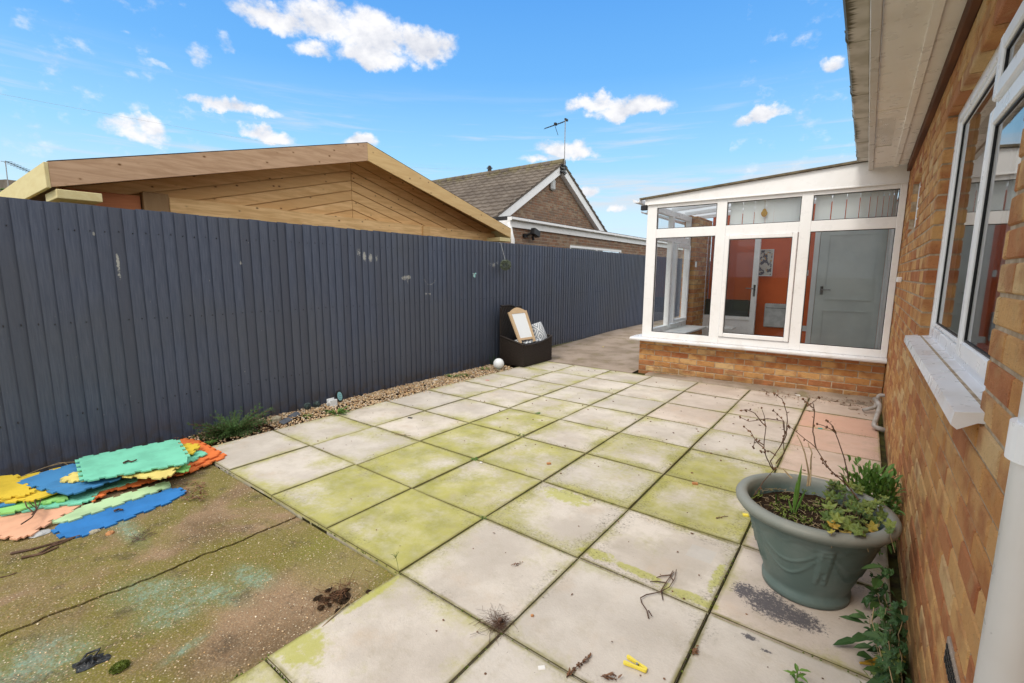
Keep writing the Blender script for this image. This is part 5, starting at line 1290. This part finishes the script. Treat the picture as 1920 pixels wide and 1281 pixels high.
# butterfly ornament
c = gx(887.5, 515, FX+.012); bf = thing('butterfly_ornament', tuple(c), 'tiny pale turquoise butterfly ornament fixed to the fence', 'ornament')
mb = MB()
for sg in (-1, 1):
    mb.add([c+Vector((.0, 0, 0)), c+Vector((.022, sg*.030, .030)), c+Vector((.024, sg*.040, .008)), c+Vector((.004, 0, -.004))], [(0, 1, 2, 3)], .5)
    mb.add([c+Vector((.0, 0, -.004)), c+Vector((.018, sg*.026, -.012)), c+Vector((.014, sg*.018, -.048)), c+Vector((.004, sg*.004, -.02))], [(0, 1, 2, 3)], .5)
mb.build('wings', mat('turquoise_enamel', (.35,.68,.68), .4), bf); mb = MB(); mb.tube([c+Vector((.004, 0, -.03)), c+Vector((.006, 0, .02))], .004, 6); mb.build('body', M_LGREY, bf)
# little things in the gravel
c = gz(638, 757, .0); sp_ = thing('solar_light', (c.x, c.y, 0), 'dark oval solar light with a pale turquoise face in the gravel by the fence', 'solar light')
Ru = Matrix.Rotation(R(-14), 3, 'Y')
def disc(m_, c, ry, rz, th, n=20, r=.5, dx=0):
    pts = [Vector((dx, ry*math.cos(2*math.pi*k/n), rz*math.sin(2*math.pi*k/n))) for k in range(n)]; m_.prism([Ru @ p+c for p in pts], Ru @ Vector((th, 0, 0)), r)
mb = MB(); cc = c+Vector((-.02, 0, .075)); disc(mb, cc, .040, .062, .018); mb.build('housing', M_DARK, sp_)
mb = MB(); disc(mb, cc, .027, .046, .003, dx=.0185); mb.build('face', mat('turquoise_panel', (.22,.46,.50), .35), sp_)
mb = MB()
for k in range(3): q = Ru @ Vector((.0225, 0, -.025+.02*k))+cc; mb.box(q.x, q.x+.001, q.y-.018, q.y+.018, q.z-.001, q.z+.001)
mb.build('face_lines', M_DARK, sp_)
c = gz(624, 762, 0); mb = MB(); rl = thing('cable_reel', (c.x, c.y, 0), 'small white plastic reel standing in the gravel', 'reel')
mb.box(c.x-.02, c.x-.012, c.y-.055, c.y+.03, .01, .085, .004); mb.build('flange', M_PAPER, rl); mb = MB(); mb.box(c.x+.034, c.x+.042, c.y-.055, c.y+.03, .0, .080, .004); mb.build('flange', M_PAPER, rl)
mb = MB(); mb.tube([(c.x-.012, c.y-.012, .045), (c.x+.034, c.y-.012, .042)], .026, 14); mb.build('core', M_PVC, rl)
for (px, py, lab) in ((577, 768, 'left of the two small dark wire globes by the fence foot'), (594, 765, 'right of the two small dark wire globes by the fence foot')):
    c = gz(px, py, .0); m_ = MB(); rr = .032
    for k in range(7):
        a = math.pi*k/7; m_.tube([(c.x+rr*math.cos(t*math.pi/8)*math.cos(a), c.y+rr*math.cos(t*math.pi/8)*math.sin(a), .035+rr*math.sin(t*math.pi/8)) for t in range(17)], .0035, 4)
    m_.blob((c.x, c.y, .035), .018, .018, .018, 8, 5, .1); one(m_, 'wire_globe', mat('verdigris_wire', vary((.10,.16,.15),(.03,.04,.04), 40), .6), lab, 'ornament', 'wire globes')
def rock(px, py, sx, sy, sz, mat_, name, lab, rot=0, cat='stone', z=0.0):
    c = gz(px, py, z); m_ = MB(); m_.blob((c.x, c.y, c.z+sz*.5), sx, sy, sz, 9, 6, .16); return one(m_, name, mat_, lab, cat)
M_STONE = mat('pale_stone', vary((.42,.38,.28),(.30,.27,.19), 20), .9, .2, fine(60), .6, .01); M_SLATE = mat('slate', vary((.07,.085,.11),(.11,.12,.14), 20), .6)
rock(518, 792, .035, .045, .04, M_STONE, 'stone', 'rounded pale stone in the gravel by the juniper')
for (px, py, lab) in ((537, 789, 'blue-grey slate piece beside the pale stone'), (553, 778, 'blue-grey slate piece nearer the wire globes')):
    c = gz(px, py, .02); m_ = MB(); m_.box(c.x-.03, c.x+.03, c.y-.06, c.y+.05, .015, .025, .002, rot=Matrix.Rotation(R(18), 3, 'Y') @ Matrix.Rotation(R(20), 3, 'Z')); one(m_, 'slate_piece', M_SLATE, lab, 'slate')
# juniper bush
c = gz(437, 812, 0); jb = thing('juniper_bush', (c.x, c.y, 0), 'dark feathery evergreen bush at the foot of the fence', 'bush')
mb = MB(); st = MB()
for k in range(230):
    a = random.uniform(0, 6.28); d = Vector((math.cos(a)*.8, math.sin(a)*1.3, random.uniform(.10, .8))); L_ = random.uniform(.10, .26); p = Vector((c.x, c.y, .01)); pts = []
    for q in range(7): t_ = q/6; pts.append(p+d*L_*t_+Vector((0, 0, -.03*t_*t_)))
    pts = [Vector((max(x.x, FX+.02), x.y, max(x.z, .004))) for x in pts]
    st.tube(pts, .0012, 4)
    for q in pts[1:]:
        for _ in range(9): mb.leaf(q+rv(.006), d+rv(.9), (0, 0, 1), random.uniform(.015, .03), .004)
mb.build('needles', L_JUN, jb); st.build('stems', L_TWIG, jb)
# root / soil litter at the fence foot beside the juniper
mb = MB()
for k in range(520):
    x = random.uniform(-4.42, -4.02); y = random.uniform(.7, 2.0)
    p = Vector((x, y, -.02+random.uniform(0, .03))); q = p+Vector((random.uniform(-1, 1), random.uniform(-1, 1), random.uniform(-.1, .3)))*random.uniform(.01, .035); mb.tube([p, p.lerp(q, .5)+rv(.004), q], .0012, 4)
for k in range(420):
    x = random.uniform(-4.42, -4.02); y = random.uniform(.7, 2.1); mb.leaf((x, y, -.012+random.random()*.02), (random.uniform(-1, 1), random.uniform(-1, 1), .15), (0, 0, 1), random.uniform(.008, .022), .010)
tag(mb.build('leaf_litter', L_BRN), label='brown dead leaves and roots along the fence foot', cat='leaf litter', kind='stuff')
# weeds along the gravel
W = [(632, 775, .10, L_GREEN, 'leafy green weed growing below the white reel', .15), (577, 782, .05, L_IVY, 'small straggly weed between slate and wire globes', .06), (848, 708, .09, L_GREEN, 'green weed tuft in the gravel left of the paler clump', .11),
     (872, 706, .08, L_IVY, 'pale clump of weed in the middle of the gravel strip', .10), (908, 694, .09, L_GREEN, 'weed tuft just left of the white globe', .10), (932, 694, .05, L_GREY, 'weed growing in front of the white globe', .06),
     (395, 832, .05, L_GREEN, 'small weed at the corner between orange mats and paving', .06), (1128, 652, .10, L_IVY, 'weed with a yellow flower on the far path by the fence', .08), (1190, 655, .06, L_GREEN, 'low weed on the far path near the conservatory corner', .06)]
for px, py, r_, m_, lab, L_ in W: weed(tuple(gz(px, py, .0 if py > 660 else .02)), r_, .03, 34, L_, .016, m_, 'weed', lab, flat=True)
c = gz(1131, 651, .06); mb = MB(); [mb.leaf(c, (math.cos(k*.6), math.sin(k*.6), .3), (0, 0, 1), .022, .010, droop=0) for k in range(11)]; one(mb, 'dandelion_flower', M_YPEG, 'yellow dandelion flower on the far path by the fence', 'flower')
c = gz(925, 688, 0); mb = MB()
for k in range(16): mb.leaf((c.x-.06+random.gauss(0, .02), c.y+.06+random.gauss(0, .03), 0), (random.uniform(-.2, .5), random.uniform(-.5, .5), 1.2), (1, 0, 0), random.uniform(.12, .26), .007, droop=.15)
one(mb, 'grass_tuft', L_DARK, 'tall thin grass tuft between fence and basket', 'grass')
J = [(890, 861, .035, L_GREEN, 'small green weed in a slab joint beside a white chip'), (978, 816, .04, L_IVY, 'weed rooted at the crossing of four slabs in mid patio'), (1008, 775, .035, L_GREEN, 'flat rosette weed on a joint farther up the patio'), (906, 971, .028, L_IVY, 'tiny weed at a joint crossing near the patio centre')]
for px, py, r_, m_, lab in J: weed(tuple(gz(px, py, .0)), r_, .01, 16, r_*1.0, .011, m_, 'joint_weed', lab, 'weed', .25, flat=True)
c = gz(748, 1077, 0); t_ = gy(742, 1042, c.y); mb = MB(); mb.tube([c, c.lerp(t_, .5)+Vector((.003, 0, 0)), t_], .0011, 5)
for k in range(16): q = t_+rv(.012); mb.tube([t_-Vector((0, 0, .012)), q], .0005, 3); mb.leaf(q, rv()+Vector((0, 0, .4)), (0, 0, 1), .008, .004)
one(mb, 'sprig', L_IVY, 'tiny upright sprig at the inner corner of the paving', 'sprig')
# dead root clump on the joint
c = gz(938, 1172, 0); mb = MB()
for k in range(130):
    a = random.uniform(0, 6.28); L_ = random.uniform(.02, .095)*(1.3 if math.cos(a-3.5) > 0 else .7); p = c+rv(.020); p.z = random.uniform(.001, .010); q = p+Vector((math.cos(a)*L_, math.sin(a)*L_, random.uniform(-.01, .012))); q.z = max(q.z, .002)
    mb.tube([p, p.lerp(q, .3)+Vector((random.gauss(0, .012), random.gauss(0, .012), .004)), p.lerp(q, .65)+Vector((random.gauss(0, .012), random.gauss(0, .012), .004)), q+Vector((random.gauss(0, .01), random.gauss(0, .01), 0))], .00055, 4)
for k in range(5): mb.blob(c+rv(.014)+Vector((0, 0, .012)), .009, .008, .007, 6, 4, .3)
one(mb, 'dead_root_clump', L_TWIG, 'dead wiry root clump lying on a joint crossing at the front', 'dead weed')
# soil clod with twigs at the edge of the concrete
c = gz(628, 1118, -.016); mb = MB(); cl = thing('soil_clod', tuple(c), 'ragged dark soil and root clod at the edge of the front paving', 'soil clod')
for k in range(26): q = c+Vector((random.gauss(0, .035), random.gauss(0, .05), random.uniform(0, .003))); mb.blob(q, random.uniform(.008, .022), random.uniform(.008, .022), random.uniform(.002, .006), 7, 4, .35)
mb.build('soil', M_SOIL, cl); mb = MB()
for k in range(130): p = c+Vector((random.gauss(0, .035), random.gauss(0, .05), .012)); q = p+rv(.035); q.z = max(q.z, -.04); mb.tube([p, p.lerp(q, .5)+rv(.008), q], .0009, 4)
mb.build('roots', L_BRN, cl)
mb = MB(); a, b = gz(604, 1176, -.0), gz(674, 1112, .012); mb.tube([a, a.lerp(b, .5)+Vector((.0, 0, .004)), b], .0028, 6); q = a.lerp(b, .72); mb.tube([q, q+Vector((.02, -.01, .01))], .0018, 5); mb.tube([q, q+Vector((-.015, .02, .006))], .0018, 5)
one(mb, 'stick', L_STRAW, 'thin pale stick lying along the edge of the front paving', 'stick')
def groundtwig(lines, name, lab, rad, mat_, z=.006, cat='twig'):
    m_ = MB()
    for L_ in lines:
        pts = [gz(px, py, z+random.uniform(0, .006)) for px, py in L_]; m_.tube(pts, [rad*(1-.5*k/len(pts)) for k in range(len(pts))], 6)
    return one(m_, name, mat_, lab, cat)
groundtwig([[(1216,1159),(1213,1145),(1203,1130),(1201,1121),(1212,1115),(1238,1110),(1255,1101),(1265,1085),(1268,1068)],[(1238,1110),(1250,1090),(1264,1072)],[(1250,1093),(1232,1090),(1219,1091)],[(1258,1078),(1240,1080),(1231,1083)],[(1240,1110),(1243,1125)],[(1216,1145),(1222,1155)],[(1262,1088),(1256,1080),(1262,1070)]],
           'forked_twig', 'forked dark twig lying on the slabs in front of the planter', .0028, L_TWIG)
def shred(px, py, px2, py2, lab, n=26, w_=.008, mat_=L_BRN):
    a, b = gz(px, py, .005), gz(px2, py2, .005); m_ = MB()
    for k in range(n): t_ = random.random(); p = a.lerp(b, t_)+Vector((random.gauss(0, .004), random.gauss(0, .004), random.uniform(0, .008))); m_.leaf(p, (b-a).normalized()+rv(.6), (0, 0, 1), random.uniform(.010, .024), w_)
    m_.tube([a, a.lerp(b, .5)+rv(.003)+Vector((0, 0, .003)), b], .0015, 5); return one(m_, 'dead_leaf', mat_, lab, 'dead leaf')
shred(1062, 1270, 1106, 1232, 'long curled dead frond lying at the bottom centre'); shred(1126, 1268, 1156, 1274, 'short dead frond right of the long one at the bottom', 14); shred(1300, 1228, 1308, 1215, 'crumpled dead leaf on the slab right of the clothes peg', 12)
shred(740, 815, 770, 817, 'thin dead leaf on the slabs in the middle distance', 8, .006); shred(485, 805, 508, 808, 'flattened dead leaf at the corner of the left slabs', 10, .008); shred(1365, 968, 1345, 972, 'small dead leaf beside the yellow clip', 6, .006)
shred(958, 1060, 972, 1057, 'tiny curled dead leaf on the pale front slab', 6, .005)
# clothes peg
def peg(px, py, ang, lab, mat_=M_YPEG, s_=1.0):
    c = gz(px, py, .0); t = thing('clothes_peg', tuple(c), lab, 'clothes peg')
    for sg in (-1, 1):
        m_ = MB(); th = R(ang)+sg*R(9); Rm = Matrix.Rotation(th, 3, 'Z')
        prof_ = [(-.040, .0035), (-.036, .0060), (-.018, .0048), (-.006, .0040), (.010, .0038), (.030, .0050), (.037, .0040), (.040, .0015)]
        pts = [Vector((x*s_, y*s_, 0)) for x, y in prof_]+[Vector((x*s_, -y*s_, 0)) for x, y in prof_[::-1]]
        offs = Vector((-math.sin(R(ang)), math.cos(R(ang)), 0))*sg*-.0052*s_
        piv = Vector((.030*s_, 0, 0)); pts = [Rm @ (p-piv)+Matrix.Rotation(R(ang), 3, 'Z') @ piv+c+offs+Vector((0, 0, .003)) for p in pts]
        m_.prism(pts, (0, 0, .009*s_)); m_.build('jaw', mat_, t)
    m_ = MB(); q = Matrix.Rotation(R(ang), 3, 'Z') @ Vector((.004*s_, 0, 0))+c; m_.tube([q+Vector((0, 0, .002)), q+Vector((0, 0, .015*s_))], .0045*s_, 8); m_.build('spring', M_METAL, t)
peg(1192, 1250, 0, 'bright yellow plastic clothes peg lying at the bottom of the patio')
# small chips
M_CHIP = mat('orange_chip', vary((.50,.24,.10),(.40,.18,.07), 40), .8); M_WCH = mat('white_chip', (.75,.74,.72), .6); M_PINKP = mat('pink_plastic', (.70,.28,.28), .5)
def chip(px, py, sx, sy, sz, mat_, name, lab, cat, rz=0):
    c = gz(px, py, .003); m_ = MB(); m_.box(c.x-sx/2, c.x+sx/2, c.y-sy/2, c.y+sy/2, .001, .001+sz, .002, rot=Matrix.Rotation(rz, 3, 'Z')); one(m_, name, mat_, lab, cat)
chip(1303, 908, .035, .020, .014, M_CHIP, 'brick_chip', 'orange brick chip on the green slab left of the planter', 'brick chip', .5)
chip(1029, 870, .030, .018, .012, M_CHIP, 'brick_chip', 'orange brick chip near the middle of the patio', 'brick chip', .9)
chip(1398, 967, .030, .022, .012, M_YPEG, 'plastic_clip', 'crumpled yellow plastic clip touching the left of the planter', 'clip', .4)
chip(902, 868, .018, .014, .008, M_WCH, 'white_chip', 'white chip beside the joint weed', 'chip', .2)
chip(1016, 1252, .025, .018, .004, M_WCH, 'paper_scrap', 'torn white paper scrap on the front slab', 'paper scrap', .8)
chip(998, 1155, .012, .010, .008, M_CHIP, 'brick_chip', 'tiny orange brick chip right of the dead root clump', 'brick chip', .8)
chip(1496, 742, .045, .035, .012, M_WCH, 'white_chip', 'white chip on the far slabs by the conservatory wall', 'chip', .3)
chip(914, 713, .05, .025, .006, M_PINKP, 'plastic_scrap', 'flat pink plastic scrap on the slab near the globe', 'plastic scrap', .5)
chip(817, 713, .05, .04, .012, M_WCH, 'paper_scrap', 'crumpled white scrap on the gravel strip', 'paper scrap', .3)
chip(1538, 804, .035, .02, .008, mat('teal_plastic', (.06,.32,.28), .5), 'plastic_scrap', 'small teal plastic scrap on the peach slab', 'plastic scrap', .2)
chip(769, 784, .045, .02, .008, M_DARK, 'plastic_scrap', 'small black plastic scrap on a far slab', 'plastic scrap', .3)
# black rag and moss tuft on the concrete
def rag(c, n, R_):
    m_ = MB()
    for _ in range(n):
        a = random.uniform(0, 6.28); L_ = random.uniform(.4, 1)*R_; p = c+Vector((random.gauss(0, .3)*R_, random.gauss(0, .3)*R_, random.uniform(.002, .02))); pts = []
        for q in range(9): t_ = q/8; pts.append(p+Vector((math.cos(a+t_*3)*L_*t_, math.sin(a+t_*3)*L_*t_, .012*math.sin(t_*3.1))))
        m_.tube(pts, [.002+.0055*math.sin(math.pi*k/8) for k in range(9)], 7)
    return m_
c = gz(170, 1243, -.018); mb = MB(); vs = []; n_ = 26
for i in range(n_+1):
    for j in range(n_+1):
        u, v = i/n_-.5, j/n_-.5; rr = 1+.35*mnoise.noise(Vector((math.atan2(v, u)*1.2, 4, 1))); fz = abs(mnoise.noise(Vector((u*5, v*5, 8))))*.06*(1-3.2*(u*u+v*v))
        vs.append(c+Vector((u*.060*rr+.02*v, v*.085*rr, max(.002, fz))))
mb.add(vs, [(i*(n_+1)+j, (i+1)*(n_+1)+j, (i+1)*(n_+1)+j+1, i*(n_+1)+j+1) for i in range(n_) for j in range(n_)], .5)
mb.tube([c+Vector((-.02, .015, .004)), c+Vector((-.04, .035, .010)), c+Vector((-.05, .0, .008)), c+Vector((-.03, -.02, .004))], .004, 7)
one(mb, 'black_rag', mat('black_rubber', vary((.012,.014,.016),(.03,.035,.04), 50), .35), 'crumpled black rag on the concrete at bottom left', 'rag', None, True)
c = gz(225, 1254, -.018); mb = MB(); mb.blob(c+Vector((0, 0, .004)), .020, .024, .012, 10, 6, .2)
for k in range(420): d = rv().normalized(); d.z = abs(d.z); mb.leaf(c+Vector((d.x*.022, d.y*.026, .004+d.z*.013)), d, rv(), .006, .003)
one(mb, 'moss_tuft', L_MOSS, 'bright green moss cushion beside the black rag', 'moss')
c = gz(262, 1010, -.013); mb = MB()
for k in range(40): p = c+Vector((random.gauss(0, .02), random.gauss(0, .02), .006)); q = p+Vector((random.uniform(-.04, .04), random.uniform(-.04, .04), random.uniform(0, .01))); mb.tube([p, q], .0012, 4)
one(mb, 'root_scrap', L_TWIG, 'small dark root scrap on the concrete below the blue mat', 'dead weed')
groundtwig([[(40,1046),(70,1040),(95,1025),(115,1018),(140,1008)],[(52,1044),(80,1038),(110,1025)],[(20,1038),(60,1030),(95,1020),(130,1010)],[(90,1028),(110,1016),(150,1004)]], 'root_strand', 'long dark root strand in front of the blue mat', .006, L_TWIG, -.009, 'root')
groundtwig([[(0,1083),(15,1080),(32,1073)]], 'twig', 'short dark twig at the left edge of the concrete', .003, L_TWIG, -.012)
groundtwig([[(40,983),(60,970),(70,955),(58,945),(52,935)],[(60,965),(72,950),(78,935)],[(70,955),(65,940),(72,930)],[(62,960),(50,950),(46,938)]], 'dead_sprig', 'dead brown sprig lying across the peach and yellow mats', .0035, L_TWIG, .05, 'dead weed')
groundtwig([[(30,898),(75,880),(110,868),(146,866)],[(90,875),(120,868),(128,872)]], 'twig', 'long thin pale twig behind the mats against the fence', .003, L_STRAW, .03)
groundtwig([[(232,868),(240,864),(246,866),(252,864),(256,862)]], 'dead_leaf', 'dark shrivelled leaf on top of the large teal mat', .007, L_TWIG, .115, 'dead leaf')
groundtwig([[(215,958),(222,955),(230,956)]], 'dead_leaf', 'dark dead leaf lying on the bright blue front mat', .007, L_TWIG, .004, 'dead leaf')
mb = MB()
for k in range(70): c = gz(random.uniform(345, 385), random.uniform(905, 942), -.012); mb.leaf(c+Vector((0, 0, random.uniform(0, .015))), (random.uniform(-1, 1), random.uniform(-1, 1), .15), (0, 0, 1), random.uniform(.015, .035), .012)
one(mb, 'dead_leaf_heap', L_BRN, 'small heap of dark dead leaves at the right tip of the blue mat', 'dead leaves')
for px, py, sx, sy, mt, lab in ((76, 1003, .03, .045, M_LGREY, 'flat grey pebble in front of the peach mat'), (176, 1000, .022, .03, M_STONE, 'buff pebble below the bright blue mat'), (207, 1002, .018, .022, M_CHIP, 'orange-brown pebble right of the buff one')):
    rock(px, py, sx, sy, .012, mt, 'pebble', lab, z=-.016)
# general scatter of grit and dead-leaf crumbs on patio and concrete
mb = MB()
for k in range(430):
    x = random.uniform(-3.9, .2); y = random.uniform(.2, 6.0)
    if y < 1.25 and x < OX: continue
    s_ = random.uniform(.0018, .0055)*(1+.5*(y > 3)); 
    if random.random() < .75: mb.blob((x, y, .002), s_*random.uniform(.8, 1.8), s_, s_*.6, 5, 3, .3)
    else: mb.leaf((x, y, .003), (random.uniform(-1, 1), random.uniform(-1, 1), .2), (0, 0, 1), random.uniform(.008, .02), .006)
for k in range(160): x = random.uniform(-.9, .2); y = random.uniform(5.75, 6.15); mb.leaf((x, y, .012+.02*(x+.9)), (random.uniform(-1, 1), random.uniform(-1, 1), .2), (0, 0, 1), random.uniform(.012, .035), .014)
tag(mb.build('grit', L_BRN), label='scattered grit and dead leaf crumbs over the paving', cat='grit', kind='stuff')
mb = MB()
for k in range(800):
    x = random.uniform(-4.3, OX-.02); y = random.uniform(-.4, 1.2); s_ = random.uniform(.0015, .0042); mb.blob((x, y, -.0185 if x > crack_x(y) else -.0125), s_*random.uniform(.8, 1.5), s_, s_*.6, 5, 3, .3)
tag(mb.build('loose_grit', M_PEB), label='loose pale grit over the worn concrete', cat='grit', kind='stuff')
# moss and earth pressed into the joints
mb = MB()
for k in range(2600):
    if random.random() < .5: j = random.randint(-3, 2); x = OX+j*SL+random.gauss(0, .003); y = random.uniform(.1 if j >= 0 else 1.3, 6.0)
    else: i = random.randint(-1, 8); y = OY+i*SL+random.gauss(0, .003); x = random.uniform(OX if i < 0 else -3.95, .2)
    if mnoise.noise(Vector((x*3, y*3, 2))) < -.1: continue
    s_ = random.uniform(.002, .005); mb.blob((x, y, -.006), s_, s_, s_*.9, 5, 3, .3)
tag(mb.build('joint_moss', L_MOSS), label='moss growing in the joints of the paving', cat='moss', kind='stuff')
# rubble by the conservatory corner
for k, (px, py, sx, sy) in enumerate(((1560, 752, .10, .05), (1585, 760, .09, .06), (1612, 757, .07, .05), (1600, 768, .08, .04), (1630, 752, .06, .05))):
    c = gz(px, py, .0); m_ = MB(); m_.box(c.x-sx/2, c.x+sx/2, c.y-sy/2, c.y+sy/2, .0, .018+.008*(k % 3), .005, rot=Matrix.Rotation(.3*k-.5, 3, 'Z') @ Matrix.Rotation(.08*(k % 3-1), 3, 'Y'))
    one(m_, 'slab_fragment', M_PATH, ['broken slab piece lying leftmost by the conservatory foot', 'second slab fragment from the left by the conservatory foot', 'slab fragment in the middle of the rubble', 'nearest slab fragment of the rubble by the wall', 'slab fragment right against the waste pipe'][k], 'rubble', 'broken slab pieces by the corner')
